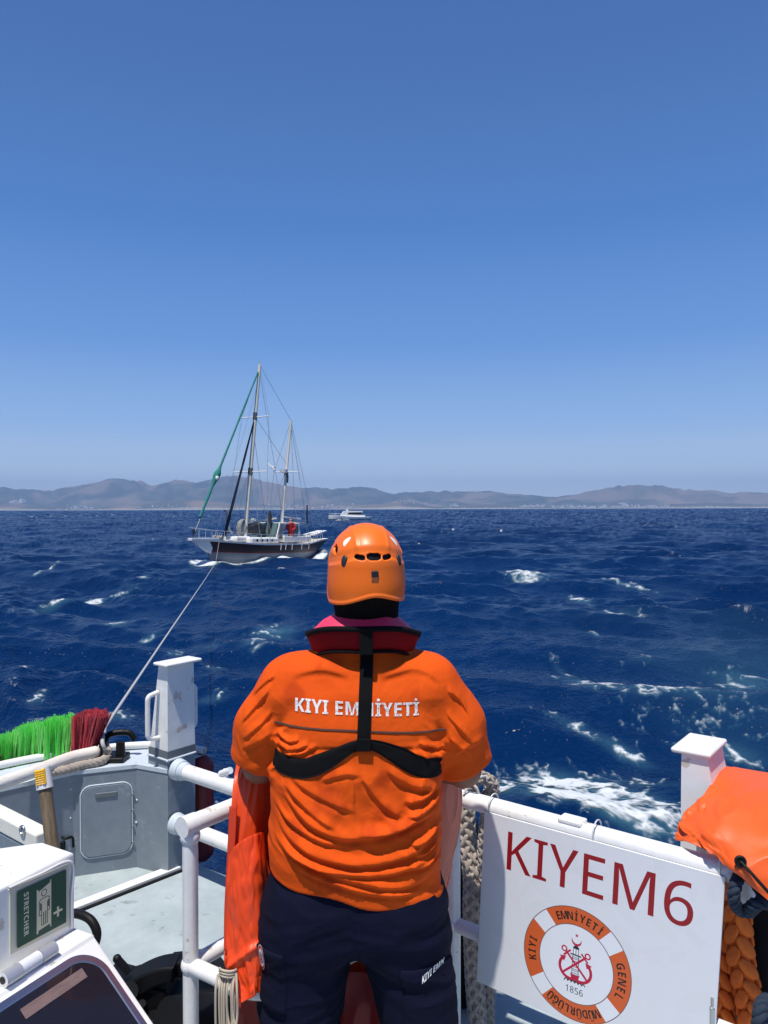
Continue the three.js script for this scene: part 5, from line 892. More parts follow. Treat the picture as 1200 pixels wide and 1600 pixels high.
  const helm = (a, b, c) => {
    const o = shellO(a, b, c), i = ell(a, b < CB ? CB + (b - CB) * 0.42 : b, c, [0, CB, 0], [RX - 0.009, RY - 0.009, RZ - 0.009]);
    // brim line: high at the face, lowest behind the ears, a shallow arch at the back
    const rim = c > 0 ? -0.066 - 0.022 * smooth(0.0, 0.1, Math.abs(a)) * 1 + 0.004 * a / 0.1 - (c < 0.06 ? 0.0 : 0.0) : mix(-0.088, -0.012, smooth(0, -0.09, c));
    let d = smax(smax(o, -i, 0.002), rim - b, 0.006);
    // rolled edge
    if (c > -0.12) d = smin(d, Math.hypot(o + 0.003, b - rim - 0.001) - 0.0048, 0.006);
    if (c > 0.02) {
      for (const [x, y, w, h, r] of [[0, 0.040, 0.0185, 0.0092, 0], [-0.037, 0.0385, 0.0125, 0.0066, -0.2], [0.037, 0.0385, 0.0125, 0.0066, 0.2]]) { const hh = ovalHole(a, b, c, x, y, w, h, r) * Math.min(w, h); d = smax(d, -hh, 0.003); }
    }
    for (const s of [-1, 1]) { const hh = ovalHole(c, b, a, 0.035, 0.058, 0.017, 0.009, -0.5) * 0.009; if (a * s > 0.03) d = smax(d, -hh, 0.003); const h2 = ovalHole(c, b, a, -0.02, 0.070, 0.017, 0.007, -0.2) * 0.007; if (a * s > 0.03) d = smax(d, -h2, 0.003); }
    return d;
  };
  const toW = (g) => g.applyMatrix4(basis(V(cy, 0, -sy), V(0, 1, 0), V(sy, 0, cy), HC));
  const shellM = phys({ color: rgb(0.92, 0.165, 0.004), roughness: 0.42, clearcoat: 0.1, clearcoatRoughness: 0.3, bumpMap: grainT, bumpScale: 0.0003 });
  const hm = part(man, 'helmet', toW(boxUV(field(helm, [-0.125, -0.11, -0.15], [0.125, 0.145, 0.15], 0.0026), 4)), shellM);
  part(hm, 'liner', toW(field((a, b, c) => Math.max(ell(a, b, c, [0, CB, 0], [RX - 0.012, RY - 0.012, RZ - 0.012]), -b - 0.03, -(ell(a, b, c, [0, CB, 0], [RX - 0.022, RY - 0.022, RZ - 0.022]))), [-0.12, -0.06, -0.14], [0.12, 0.14, 0.14], 0.0042)), blackRub);
  // oval lamp clips at the sides, a square one at the back
  const surfAt = (a, b, back = true) => { let c = back ? 0.16 : -0.16; for (let k = 0; k < 80; k++) { const d = shellO(a, b, c); if (d < 0.0004) break; c += (back ? -1 : 1) * Math.max(d * 0.6, 0.0004); } return c; };
  for (const s of [-1, 1]) { const a = s * 0.076, b = 0.028, c = surfAt(a, b), n = V(a / RX ** 2, (b - CB) / RY ** 2, c / RZ ** 2).normalize(), e = V(0, 1, 0).cross(n).normalize(), f = n.clone().cross(e); part(hm, 'lamp_clip', toW(new THREE.SphereGeometry(1, 24, 14).scale(0.0105, 0.0165, 0.0055).applyMatrix4(basis(e, f, n, V(a, b, c)))), std({ color: rgb(0.02, 0.022, 0.028), roughness: 0.45 })); }
  { const b = -0.005, c = surfAt(0, b), n = V(0, (b - CB) / RY ** 2, c / RZ ** 2).normalize(), e = V(1, 0, 0), f = n.clone().cross(e); part(hm, 'rear_clip', toW(box(0.019, 0.017, 0.009, 0.003).applyMatrix4(basis(e, f, n, V(0, b, c)))), std({ color: rgb(0.02, 0.02, 0.024), roughness: 0.4 })); part(hm, 'rear_label', toW(box(0.018, 0.012, 0.0032, 0.001).applyMatrix4(basis(e, f, n, V(0, b - 0.0155, surfAt(0, b - 0.0155))))), std({ color: rgb(0.33, 0.10, 0.03), roughness: 0.5 })); }
  // white marks printed on both sides
  for (const s of [-1, 1]) { const pos = [], idx = [], N = 10, M = 4; for (let j = 0; j <= M; j++) for (let i = 0; i <= N; i++) { const t = i / N, w = (j / M - 0.5) * (0.003 + 0.0045 * Math.sin(t * 3.14)), a = s * (0.056 + 0.018 * Math.sin(t * 1.5)) + w, b = mix(0.092, 0.068, t) + w * s * 0.6; pos.push(a, b, surfAt(a, b) + 0.0008); } for (let j = 0; j < M; j++) for (let i = 0; i < N; i++) { const k = j * (N + 1) + i; idx.push(k, k + 1, k + N + 1, k + 1, k + N + 2, k + N + 1); } const g = new THREE.BufferGeometry(); g.setAttribute('position', new THREE.Float32BufferAttribute(pos, 3)); g.setIndex(idx); g.computeVertexNormals(); part(hm, 'white_mark', toW(g), std({ color: rgb(0.82, 0.80, 0.76), roughness: 0.5, side: THREE.DoubleSide })); }

  // ---- life jacket: a horseshoe collar lying round the neck
  const ang = (k, n) => mix(-2.55, 2.55, k / n);                       // 0 is the back of the neck
  const ringP = (t, r, h) => { const s = Math.sin(t), c = Math.cos(t), k = Math.max(0, -c); return V(-0.062 + s * r * (1 - 0.25 * k), h - 0.10 * k * 1.6 - 0.034 * s * s * s * s, -2.225 + c * r * (c > 0 ? 0.92 : 1.25)); };
  const loft = (rows, n) => { const pos = [], uv = [], idx = [], M = rows.length; for (let k = 0; k <= n; k++) for (let j = 0; j < M; j++) { const p = rows[j](ang(k, n)); pos.push(p.x, p.y, p.z); uv.push(k / n * 3, j / M); } for (let k = 0; k < n; k++) for (let j = 0; j < M - 1; j++) { const a = k * M + j; idx.push(a, a + 1, a + M, a + 1, a + M + 1, a + M); } const g = new THREE.BufferGeometry(); g.setAttribute('position', new THREE.Float32BufferAttribute(pos, 3)); g.setAttribute('uv', new THREE.Float32BufferAttribute(uv, 2)); g.setIndex(idx); g.computeVertexNormals(); return g; };
  const wob = (t, f, a) => a * (noise(t * f + 9, f, 3) - 0.5);
  const pink = std({ color: rgb(0.90, 0.040, 0.115), roughness: 0.55, bumpMap: cotton, bumpScale: 0.0008 }), shadedRed = phys({ color: rgb(0.20, 0.005, 0.008), roughness: 0.85, specularIntensity: 0.25, bumpMap: cotton, bumpScale: 0.0008 });
  part(man, 'jacket_collar', loft([(t) => ringP(t, 0.080, 1.530), (t) => ringP(t, 0.084, 1.560), (t) => ringP(t, 0.094, 1.571 + wob(t, 3, 0.006)), (t) => ringP(t, 0.116, 1.560 + wob(t, 5, 0.008)), (t) => ringP(t, 0.140, 1.540 + wob(t, 4, 0.006)), (t) => ringP(t, 0.160, 1.522)], 90), pink);
  part(man, 'jacket_back', loft([(t) => ringP(t, 0.160, 1.522), (t) => ringP(t, 0.162, 1.505 + wob(t, 6, 0.004)), (t) => ringP(t, 0.152, 1.480), (t) => ringP(t, 0.142, 1.458), (t) => ringP(t, 0.120, 1.450), (t) => ringP(t, 0.085, 1.47)], 90), shadedRed);  // overhung face in darker red, its shade put into the colour
  const edge = []; for (let k = 0; k <= 60; k++) edge.push(ringP(ang(k, 60), 0.1625, 1.5205)); part(man, 'jacket_piping', tube(edge, 0.0085, 160, 8), web);
  const edge2 = []; for (let k = 8; k <= 52; k++) edge2.push(ringP(ang(k, 60), 0.147, 1.455)); part(man, 'jacket_piping', tube(edge2, 0.0042, 120, 8), web);
  part(man, 'jacket_tab', box(0.036, 0.075, 0.008, 0.003).rotateX(0.0).translate(-0.050, 1.488, -2.225 + 0.162 * 0.92 + 0.002), web);
}
// ---------------------------------------------------------------- covers, ropes and dark gear on the rail
{
  const pvc = (c, r = 0.42) => phys({ color: rgb(...c), roughness: r, transmission: 0.0, bumpMap: grainT, bumpScale: 0.0012, side: THREE.DoubleSide });
  const G = (rows) => rows.map((r) => r.map(([x, y, d]) => P(x, y, d)));
  const rd = (n) => 1 - Math.abs(2 * n - 1);
  // orange sheet hung over the rail in front of the man
  const os = thing('orange_sheet', 'long orange red waterproof sheet draped over the rail in front of the man', 'sheet', null, P(387, 1540, 2.2));
  part(os, 'sheet_cloth', sheet(G([
    [[368, 1192, 2.30], [400, 1186, 2.30], [440, 1190, 2.36], [500, 1200, 2.52], [570, 1205, 2.55], [640, 1205, 2.52], [690, 1196, 2.46], [722, 1226, 2.43]],
    [[363, 1240, 2.25], [398, 1232, 2.26], [432, 1240, 2.34], [500, 1260, 2.48], [570, 1260, 2.50], [640, 1260, 2.48], [688, 1240, 2.42], [721, 1262, 2.41]],
    [[358, 1330, 2.22], [394, 1318, 2.23], [432, 1325, 2.32], [500, 1340, 2.44], [570, 1340, 2.46], [640, 1340, 2.44], [682, 1325, 2.42], [711, 1322, 2.41]],
    [[353, 1450, 2.20], [394, 1440, 2.20], [436, 1450, 2.30], [500, 1460, 2.40], [570, 1460, 2.42], [630, 1460, 2.41], [668, 1430, 2.41], [695, 1410, 2.41]],
    [[351, 1500, 2.18], [394, 1500, 2.18], [432, 1505, 2.29], [500, 1540, 2.36], [565, 1520, 2.39], [610, 1540, 2.38], [650, 1500, 2.40], [690, 1445, 2.41]],
    [[362, 1530, 2.17], [396, 1530, 2.16], [430, 1530, 2.27], [500, 1660, 2.33], [560, 1690, 2.33], [600, 1660, 2.34], [640, 1570, 2.38], [686, 1470, 2.41]],
  ]), 150, 110, (u, v) => 0.020 * (rd(fbm(u * 12 + v * 1.6, v * 2.2 + u, 3, 3)) - 0.6) + 0.005 * (rd(noise(u * 22 + v * 4, v * 3.0, 7)) - 0.5) * (1 - 0.5 * v), 0.002), pvc([0.78, 0.075, 0.012], 0.40));
  part(os, 'sheet_hem', sheet(G([[[359.5, 1260, 2.225], [356, 1340, 2.215], [352, 1420, 2.20], [351, 1485, 2.175]], [[371, 1256, 2.215], [367, 1340, 2.20], [363, 1420, 2.185], [362, 1485, 2.165]]]), 40, 6, null, 0.004), pvc([0.66, 0.05, 0.012], 0.45));

  part(os, 'front_flap', sheet(G([
    [[357, 1338, 2.195], [374, 1316, 2.185], [399, 1303, 2.19], [414, 1300, 2.24]],
    [[355, 1400, 2.185], [374, 1388, 2.165], [400, 1380, 2.17], [424, 1390, 2.24]],
    [[354, 1470, 2.17], [376, 1462, 2.15], [404, 1455, 2.155], [428, 1460, 2.24]],
    [[362, 1530, 2.145], [384, 1524, 2.13], [405, 1512, 2.14], [428, 1512, 2.23]],
    [[373, 1568, 2.125], [390, 1561, 2.12], [404, 1552, 2.13], [420, 1545, 2.2]],
  ]), 70, 90, (u, v) => 0.016 * (rd(fbm(u * 3.2 + v * 1.3, v * 2.6 - u, 13, 3)) - 0.6) + 0.010 * Math.exp(-(((v - 0.66 + 0.12 * u) / 0.025) ** 2)) - 0.006 * (rd(fbm(u * 9 - v * 4, v * 8, 5, 2)) - 0.5), 0.002), pvc([0.86, 0.070, 0.010], 0.42));
  const sc = thing('salmon_cloth', 'salmon coloured cloth hanging over the rail at the right side of the man', 'cloth', null, P(705, 1400, 2.38));  // paler piece of cloth beside the orange sheet
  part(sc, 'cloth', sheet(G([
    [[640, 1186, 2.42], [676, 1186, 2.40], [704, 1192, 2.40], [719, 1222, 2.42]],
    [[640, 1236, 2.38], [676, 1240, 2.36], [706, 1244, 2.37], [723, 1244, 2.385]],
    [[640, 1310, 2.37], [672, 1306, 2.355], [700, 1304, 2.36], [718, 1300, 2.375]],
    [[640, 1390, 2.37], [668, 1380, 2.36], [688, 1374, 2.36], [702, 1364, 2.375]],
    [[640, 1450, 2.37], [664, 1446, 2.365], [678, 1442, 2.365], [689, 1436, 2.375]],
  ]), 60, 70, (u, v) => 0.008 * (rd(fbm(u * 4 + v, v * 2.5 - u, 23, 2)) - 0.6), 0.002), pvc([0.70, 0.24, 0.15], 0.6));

  // second layer of it under the tip, its shade put into a darker colour
  const us = thing('shade_cloth', 'added cloth coloured dark red for shade behind the legs of the man', 'cloth', null, P(395, 1660, 2.3));
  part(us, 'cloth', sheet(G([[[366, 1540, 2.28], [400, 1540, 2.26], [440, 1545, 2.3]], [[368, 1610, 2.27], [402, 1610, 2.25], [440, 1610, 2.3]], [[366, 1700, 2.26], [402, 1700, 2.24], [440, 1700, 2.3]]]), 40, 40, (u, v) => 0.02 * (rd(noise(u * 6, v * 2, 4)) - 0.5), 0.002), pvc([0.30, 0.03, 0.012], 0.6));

  part(us, 'cloth', sheet(G([[[470, 1528, 2.335], [520, 1522, 2.33], [565, 1518, 2.335], [610, 1532, 2.34], [650, 1540, 2.34]], [[470, 1600, 2.32], [520, 1600, 2.31], [565, 1596, 2.30], [610, 1600, 2.32], [650, 1600, 2.32]], [[470, 1720, 2.30], [520, 1720, 2.29], [565, 1720, 2.28], [610, 1720, 2.30], [650, 1720, 2.3]]]), 60, 40, (u, v) => 0.022 * (rd(noise(u * 7 + v, v * 2, 14)) - 0.5), 0.002), pvc([0.24, 0.012, 0.012], 0.6));  // added dark piece, standing in for shade on the sheet between the legs

  // orange cover over the gear at the right end of the rail
  const oc = thing('orange_cover', 'bright orange waterproof cover with a black eyelet bunched over the rail end at right', 'cover', null, P(1150, 1330, 1.98));
  const coverM = pvc([0.82, 0.112, 0.012], 0.5);
  part(oc, 'cover_cloth', sheet(G([
    [[1119, 1196, 2.30], [1150, 1199, 2.36], [1200, 1207, 2.38], [1300, 1222, 2.36]],
    [[1108, 1232, 2.20], [1150, 1226, 2.20], [1200, 1232, 2.17], [1300, 1246, 2.12]],
    [[1082, 1268, 2.13], [1136, 1264, 2.06], [1200, 1278, 2.00], [1300, 1290, 1.94]],
    [[1062, 1292, 2.09], [1124, 1302, 1.99], [1190, 1326, 1.91], [1300, 1340, 1.86]],
    [[1088, 1312, 2.02], [1122, 1330, 1.96], [1176, 1366, 1.88], [1300, 1400, 1.83]],
    [[1104, 1322, 1.985], [1130, 1346, 1.95], [1168, 1380, 1.885], [1232, 1434, 1.83]],
  ]), 110, 90, (u, v) => 0.016 * (rd(fbm(u * 3 + v * 2.4, v * 3.0 - u * 2, 3, 2)) - 0.6) * smooth(0, 0.2, v) + 0.007 * (rd(fbm(u * 9 - v * 5, v * 7, 8, 2)) - 0.5) * smooth(0.5, 0.1, u), 0.003), coverM);
  part(oc, 'cover_flap', sheet(G([
    [[1098, 1244, 2.155], [1108, 1262, 2.10], [1128, 1292, 2.02]],
    [[1070, 1276, 2.12], [1092, 1290, 2.055], [1120, 1318, 1.985]],
    [[1052, 1308, 2.09], [1086, 1322, 2.02], [1132, 1338, 1.955]],
  ]), 44, 36, (u, v) => 0.014 * (rd(fbm(u * 4 + v * 3, v * 4 - u, 5, 3)) - 0.55) + 0.010 * Math.sin(u * 9 + v * 4) * v, 0.003), coverM);
  const eye = P(1157, 1346, 1.895), en = V(-0.25, 0.25, 1).normalize(), ex = V(0, 1, 0).cross(en).normalize();
  part(oc, 'eyelet', [new THREE.TorusGeometry(0.0105, 0.0042, 10, 24).applyMatrix4(basis(ex, en.clone().cross(ex), en, eye)), new THREE.CircleGeometry(0.009, 20).applyMatrix4(basis(ex, en.clone().cross(ex), en, eye.clone().addScaledVector(en, 0.001)))], blackIron);
  part(oc, 'lashing', tube([eye.clone().addScaledVector(en, 0.004), P(1170, 1360, 1.872), P(1186, 1378, 1.855), P(1206, 1400, 1.84)], 0.0042, 30, 8), blackRub);

  // plaited ropes
  const hawM = std({ color: 0xffffff, map: wearT([172, 162, 152], [[140, 130, 120], [196, 188, 178]], 111, 128), roughness: 0.95, bumpMap: grainT, bumpScale: 0.002 });
  const hw = thing('grey_hawser', 'thick grey plaited hawser hanging over the rail between the man and the name board', 'hawser', null, P(752, 1500, 2.62));
  part(hw, 'hanging_strand', plait([P(768, 1228, 2.62), P(763, 1262, 2.62), P(757, 1330, 2.63), P(760, 1400, 2.63)], 0.026, 0.034), hawM);
  part(hw, 'hanging_strand', plait([P(728, 1262, 2.70), P(730, 1310, 2.69), P(738, 1370, 2.66), P(738, 1430, 2.64), P(741, 1520, 2.62), P(746, 1600, 2.60), P(746, 1690, 2.58)], 0.034, 0.042), hawM);
  part(hw, 'lower_strand', plait([P(762, 1535, 2.68), P(762, 1590, 2.66), P(760, 1680, 2.64)], 0.026, 0.034), hawM);
  part(hw, 'knot', [...plait([P(735, 1232, 2.60), P(748, 1216, 2.57), P(765, 1220, 2.57), P(771, 1236, 2.58), P(758, 1246, 2.6)], 0.022, 0.028)], hawM);
  part(hw, 'whipping', [tube([P(722, 1226, 2.5), P(734, 1224, 2.46), P(745, 1232, 2.45), P(748, 1250, 2.47), P(738, 1268, 2.52)], 0.0045, 30, 8), tube([P(724, 1240, 2.46), P(738, 1222, 2.47), P(752, 1214, 2.52), P(760, 1214, 2.56)], 0.0045, 30, 8), tube([P(726, 1232, 2.52), P(736, 1218, 2.5), P(748, 1220, 2.5)], 0.004, 24, 8)], std({ color: rgb(0.66, 0.64, 0.58), roughness: 0.9 }));
  const orM = std({ color: 0xffffff, map: wearT([236, 116, 34], [[214, 92, 26], [240, 160, 84]], 121, 128), roughness: 0.85, bumpMap: grainT, bumpScale: 0.002 });
  const or = thing('orange_rope', 'thick orange plaited rope hanging in the shade beside the name board', 'rope', null, P(1150, 1500, 2.1));
  part(or, 'hanging_strand', plait([P(1150, 1372, 2.08), P(1152, 1430, 2.08), P(1158, 1500, 2.08), P(1170, 1560, 2.08), P(1180, 1640, 2.08)], 0.034, 0.060, 4), orM);
  part(or, 'hanging_strand', plait([P(1130, 1385, 2.13), P(1126, 1450, 2.13), P(1124, 1520, 2.13), P(1136, 1640, 2.13)], 0.030, 0.054, 4), orM);
  const nvM = std({ color: rgb(0.016, 0.028, 0.05), roughness: 0.9, bumpMap: grainT, bumpScale: 0.003 });
  const nv = thing('navy_rope', 'dark navy rope lashed under the orange cover at the rail end', 'rope', null, P(1165, 1400, 1.95));
  part(nv, 'rope_turns', [...laid([P(1160, 1362, 1.98), P(1152, 1376, 1.93), P(1146, 1400, 1.92), P(1152, 1418, 1.94), P(1166, 1424, 1.97), P(1182, 1412, 1.95), P(1205, 1404, 1.93)], 0.017, 0.05), ...laid([P(1168, 1426, 1.94), P(1180, 1414, 1.90), P(1196, 1410, 1.89), P(1230, 1418, 1.88)], 0.018, 0.05), ...laid([P(1180, 1380, 1.95), P(1192, 1396, 1.91), P(1212, 1402, 1.9)], 0.016, 0.05)], nvM);
  const nv2 = thing('navy_rope', 'short end of dark navy rope over the lower rail at the right edge', 'rope', null, P(1196, 1585, 1.88)); part(nv2, 'rope', laid([P(1186, 1640, 1.9), P(1187, 1590, 1.9), P(1193, 1568, 1.92), P(1212, 1560, 1.94)], 0.02, 0.055), nvM);
  // a white stanchion under the cover and an added black lump as dark background behind
  const pst = thing('short_stanchion', 'short white stanchion under the orange cover wrapped with navy rope', 'stanchion', null, P(1165, 1420, 2.02)); const sp = P(1166, 1395, 2.03); part(pst, 'stub', boxUV(prep(rod(P(1167, 1424, 2.02), V(sp.x, sp.y + 0.05, sp.z), 0.024, 0.024, 18)), 1), whitePipe);
  const backdropM = std({ color: rgb(0.010, 0.009, 0.010), roughness: 0.8, bumpMap: cottonLike(), bumpScale: 0.002 });
  function cottonLike() { return tex(128, (u, v) => 128 + 110 * (tfbm(u, v, 10, 4, 77) - 0.5), false); }
  const lump = (c, r, s) => field((x, y, z) => { const a = Math.abs(x - c.x) / r[0], b = Math.abs(y - c.y) / r[1], d = Math.abs(z - c.z) / r[2]; return (Math.pow(a ** 4 + b ** 4 + d ** 4, 0.25) - 1) * Math.min(...r) + 0.03 * (fbm(x * 7 + s, y * 7, z * 7, 3) - 0.5); }, [c.x - r[0] - 0.04, c.y - r[1] - 0.04, c.z - r[2] - 0.04], [c.x + r[0] + 0.04, c.y + r[1] + 0.04, c.z + r[2] + 0.04], 0.016);
  const bg = thing('dark_backdrop', 'added black bag in the shade at the right edge behind the orange rope', 'backdrop', null, P(1235, 1560, 2.2).setY(0)); { const c = P(1245, 1500, 2.22).setY(0.42); part(bg, 'backdrop_body', boxUV(prep(lump(c, [0.16, 0.40, 0.14], 3)), 2), backdropM); part(bg, 'backdrop_strap', tube([V(c.x - 0.1, c.y + 0.38, c.z + 0.06), V(c.x - 0.06, c.y + 0.44, c.z + 0.1), V(c.x + 0.06, c.y + 0.44, c.z + 0.1), V(c.x + 0.1, c.y + 0.38, c.z + 0.06)], 0.009, 20, 8), backdropM); }
  const rf = thing('rubber_fender', 'tall black rubber fender standing behind the rail post right of the man', 'fender', null, P(722, 1560, 2.82).setY(0)); { const c = P(722, 1560, 2.82); part(rf, 'fender_body', new THREE.CapsuleGeometry(0.062, 0.60, 10, 24).translate(c.x, 0.365, c.z), blackRub); part(rf, 'fender_eye', new THREE.TorusGeometry(0.02, 0.007, 8, 18).translate(c.x, 0.745, c.z), blackRub); }
  // thin tan cord hung in a hank from the lower rail
  const hk = thing('cord_hank', 'hank of thin tan cord hung on the lower rail left of the man', 'cord', null, P(354, 1560, 2.13)), cm = std({ color: rgb(0.50, 0.43, 0.33), roughness: 0.9 }), loops = [];
  for (let k = 0; k < 6; k++) { const x = 342 + k * 4.6 + rr(-2, 2), w = rr(5, 11), b = rr(1596, 1640), d = 2.125 - k * 0.004; loops.push(tube([P(x, 1522, d + 0.02), P(x - w * 0.4, 1550, d), P(x - w * 0.3, b - 20, d), P(x + 2, b, d - 0.006), P(x + w * 0.7, b - 22, d), P(x + w * 0.6, 1552, d), P(x + 3, 1520, d + 0.02)], 0.0036, 50, 7)); }
  part(hk, 'loops', loops, cm); part(hk, 'wraps', [0, 1, 2].map((k) => tube([P(343, 1513 + k * 4.5, 2.17), P(347, 1516 + k * 4.5, 2.12), P(358, 1518 + k * 4.5, 2.115), P(368, 1516 + k * 4.5, 2.13), P(370, 1512 + k * 4.5, 2.18)], 0.0038, 24, 7)), cm);
}
// ---------------------------------------------------------------- the yacht under tow, and the motor boat beyond
// a hull lofted from stations: [s along, half beam at deck, half beam at waterline, keel depth, sheer height]; returns strips between two height fractions
function hullStrip(st, f0, f1, M = 5) {
  const pos = [], idx = [], N = st.length;
  const pt = (k, f, side) => { const [s, bd, bw, kd, sh] = st[k]; const h = f >= 0 ? f * sh : f * kd, w = f >= 0 ? mix(bw, bd, Math.pow(f, 0.7)) : bw * Math.sqrt(Math.max(0, 1 - f * f)); return [s, h, side * w]; };
  for (const side of [-1, 1]) { const base = pos.length / 3; for (let k = 0; k < N; k++) for (let j = 0; j <= M; j++) pos.push(...pt(k, mix(f0, f1, j / M), side)); for (let k = 0; k < N - 1; k++) for (let j = 0; j < M; j++) { const a = base + k * (M + 1) + j; side > 0 ? idx.push(a, a + M + 1, a + 1, a + 1, a + M + 1, a + M + 2) : idx.push(a, a + 1, a + M + 1, a + 1, a + M + 2, a + M + 1); } }
  // close both ends
  for (const k of [0, N - 1]) { const b = pos.length / 3; for (let j = 0; j <= M; j++) { pos.push(...pt(k, mix(f0, f1, j / M), -1), ...pt(k, mix(f0, f1, j / M), 1)); } for (let j = 0; j < M; j++) { const a = b + j * 2; idx.push(a, a + 1, a + 2, a + 1, a + 3, a + 2); } }
  const g = new THREE.BufferGeometry(); g.setAttribute('position', new THREE.Float32BufferAttribute(pos, 3)); g.setIndex(idx); const q = g.toNonIndexed(); q.computeVertexNormals(); const m = mergeVertices(q.deleteAttribute('normal'), 1e-3); m.computeVertexNormals(); return m;
}
function deckOf(st, lift) { const pos = [], idx = []; st.forEach(([s, bd, , , sh]) => pos.push(s, sh + lift, -bd * 0.97, s, sh + lift + 0.06, 0, s, sh + lift, bd * 0.97)); for (let k = 0; k < st.length - 1; k++) for (let j = 0; j < 2; j++) { const a = k * 3 + j; idx.push(a, a + 1, a + 3, a + 1, a + 4, a + 3); } const g = new THREE.BufferGeometry(); g.setAttribute('position', new THREE.Float32BufferAttribute(pos, 3)); g.setIndex(idx); g.computeVertexNormals(); return g; }
function localPart(parent, name, geo, mat) { const list = (Array.isArray(geo) ? geo : [geo]).map(prep), m = new THREE.Mesh(list.length > 1 ? mergeGeometries(list) : list[0], mat); m.name = name; m.castShadow = m.receiveShadow = true; parent.add(m); return m; }
{
  // own axes: +x towards the bow, y up from the waterline, +z to port side seen from the bow... placed and turned below
  const mid = YACHT.at.clone(), yaw = YACHT.yaw;
  const y = thing('sailing_yacht', 'two masted white and maroon sailing yacht under tow with furled sails', 'sailing yacht', null, mid.clone().setY(SEA - 0.02));
  y.rotation.set(0.0, -yaw, 0); y.rotation.order = 'YXZ'; y.rotation.z = 0.032; y.rotation.x = 0.0;
  let shift = 0; const L = (n, g, m) => { const o = localPart(y, n, g, m); if (shift) o.geometry.translate(shift, 0, 0); return o; };
  const st = yachtStations();
  // overhanging ends
  const rake = (g) => { const p = g.attributes.position; for (let i = 0; i < p.count; i++) { const s = p.getX(i), h = p.getY(i); if (s > 3) p.setX(i, s + 0.42 * (h - 0.6) * smooth(3, 5.9, s)); if (s < -4) p.setX(i, s - 0.75 * (h - 0.5) * smooth(-4, -6.1, s)); } g.computeVertexNormals(); return g; };
  const hullW = std({ color: rgb(0.15, 0.175, 0.21), roughness: 0.4 }), maroon = std({ color: rgb(0.030, 0.012, 0.014), roughness: 0.42 }), wht = std({ color: rgb(0.80, 0.80, 0.78), roughness: 0.45 }), teak = std({ color: rgb(0.52, 0.47, 0.40), roughness: 0.75 }), red = std({ color: rgb(0.20, 0.012, 0.02), roughness: 0.5 });
  L('hull', [rake(hullStrip(st, -0.9, 0, 6)), rake(hullStrip(st, 0, 0.44, 6))], hullW);
  L('topside_band', rake(hullStrip(st.map((q) => [q[0], q[1] + 0.012, q[2] + 0.012, q[3], q[4]]), 0.455, 0.945, 4)), maroon);
  L('red_line', rake(hullStrip(st.map((q) => [q[0], q[1] + 0.016, q[2] + 0.016, q[3], q[4]]), 0.415, 0.455, 2)), red);
  L('rubbing_strake', rake(hullStrip(st.map((q) => [q[0], q[1] + 0.05, q[2] + 0.05, q[3], q[4]]), 0.945, 1.03, 2)), wht);
  L('deck', rake(deckOf(st, -0.02)), teak);
  const sh = (s) => { const t = (s + 6.1) / 12, i = clamp(t * 40, 0, 39.999), k = Math.floor(i); return mix(st[k][4], st[k + 1][4], i - k); }, bm = (s) => { const i = clamp((s + 6.1) / 12 * 40, 0, 39.999), k = Math.floor(i); return mix(st[k][1], st[k + 1][1], i - k); };
  // bow platform
  L('bow_platform', [extr([[5.3, -0.38], [7.45, -0.16], [7.5, 0.16], [5.3, 0.38]], 0.12, 0.02, new THREE.Matrix4().makeRotationX(-Math.PI / 2).setPosition(0, 1.26, 0)), extr([[5.7, 0.45], [7.3, 1.24], [5.4, 1.24]], 0.20, 0.02, new THREE.Matrix4().makeTranslation(0, 0, -0.10))], wht);
  shift = 0.68;
  L('coach_roof', [box(3.1, 0.42, 2.3, 0.14, 4).translate(0.75, 1.22, 0), box(1.5, 0.36, 1.4, 0.14, 4).translate(2.5, 1.32, 0)], wht);
  for (const s of [-1, 1]) for (let k = 0; k < 4; k++) L('porthole', new THREE.CylinderGeometry(0.09, 0.09, 0.05, 14).rotateX(Math.PI / 2).translate(0.1 + k * 0.55, 1.25, s * 1.15), blackRub);
  // wheelhouse: posts, roof, panes
  const glass = phys({ color: rgb(0.10, 0.16, 0.15), roughness: 0.08, metalness: 0, clearcoat: 1 });
  const wh = L('wheelhouse_roof', box(2.5, 0.10, 2.0, 0.04).translate(-2.25, 2.38, 0), wht);
  for (const [a, b] of [[-1.05, 0.95], [-1.05, -0.95], [-2.3, 0.95], [-2.3, -0.95], [-3.4, 0.95], [-3.4, -0.95]]) L('wheelhouse_post', rod(V(a + (a > -1.1 ? 0.45 : 0), 1.2, b), V(a, 2.34, b), 0.055, 0.055, 8), wht);
  L('windscreen', [extr([[-1.0, -0.93], [-1.0, 0.93], [-0.96, 0.93], [-0.96, -0.93]], 1.15, 0, new THREE.Matrix4().makeRotationX(-Math.PI / 2)).applyMatrix4(new THREE.Matrix4().makeShear(0, 0, -0.4, 0, 0, 0)).translate(0.55, 1.25, 0)], glass);
  for (const s of [-1, 1]) L('wheelhouse_side', box(1.0, 0.5, 0.05, 0.02).translate(-2.85, 1.95, s * 0.96), glass);
  L('cockpit', [box(3.4, 0.4, 0.12, 0.04).translate(-3.0, 1.3, 1.12), box(3.4, 0.4, 0.12, 0.04).translate(-3.0, 1.3, -1.12), box(0.12, 0.4, 2.3, 0.04).translate(-4.7, 1.35, 0)], wht);
  // masts, raked aft
  const spar = std({ color: rgb(0.74, 0.69, 0.57), roughness: 0.5 }), dark = std({ color: rgb(0.03, 0.035, 0.04), roughness: 0.8 }), wire = std({ color: rgb(0.30, 0.33, 0.37), roughness: 0.5, metalness: 0.4 });
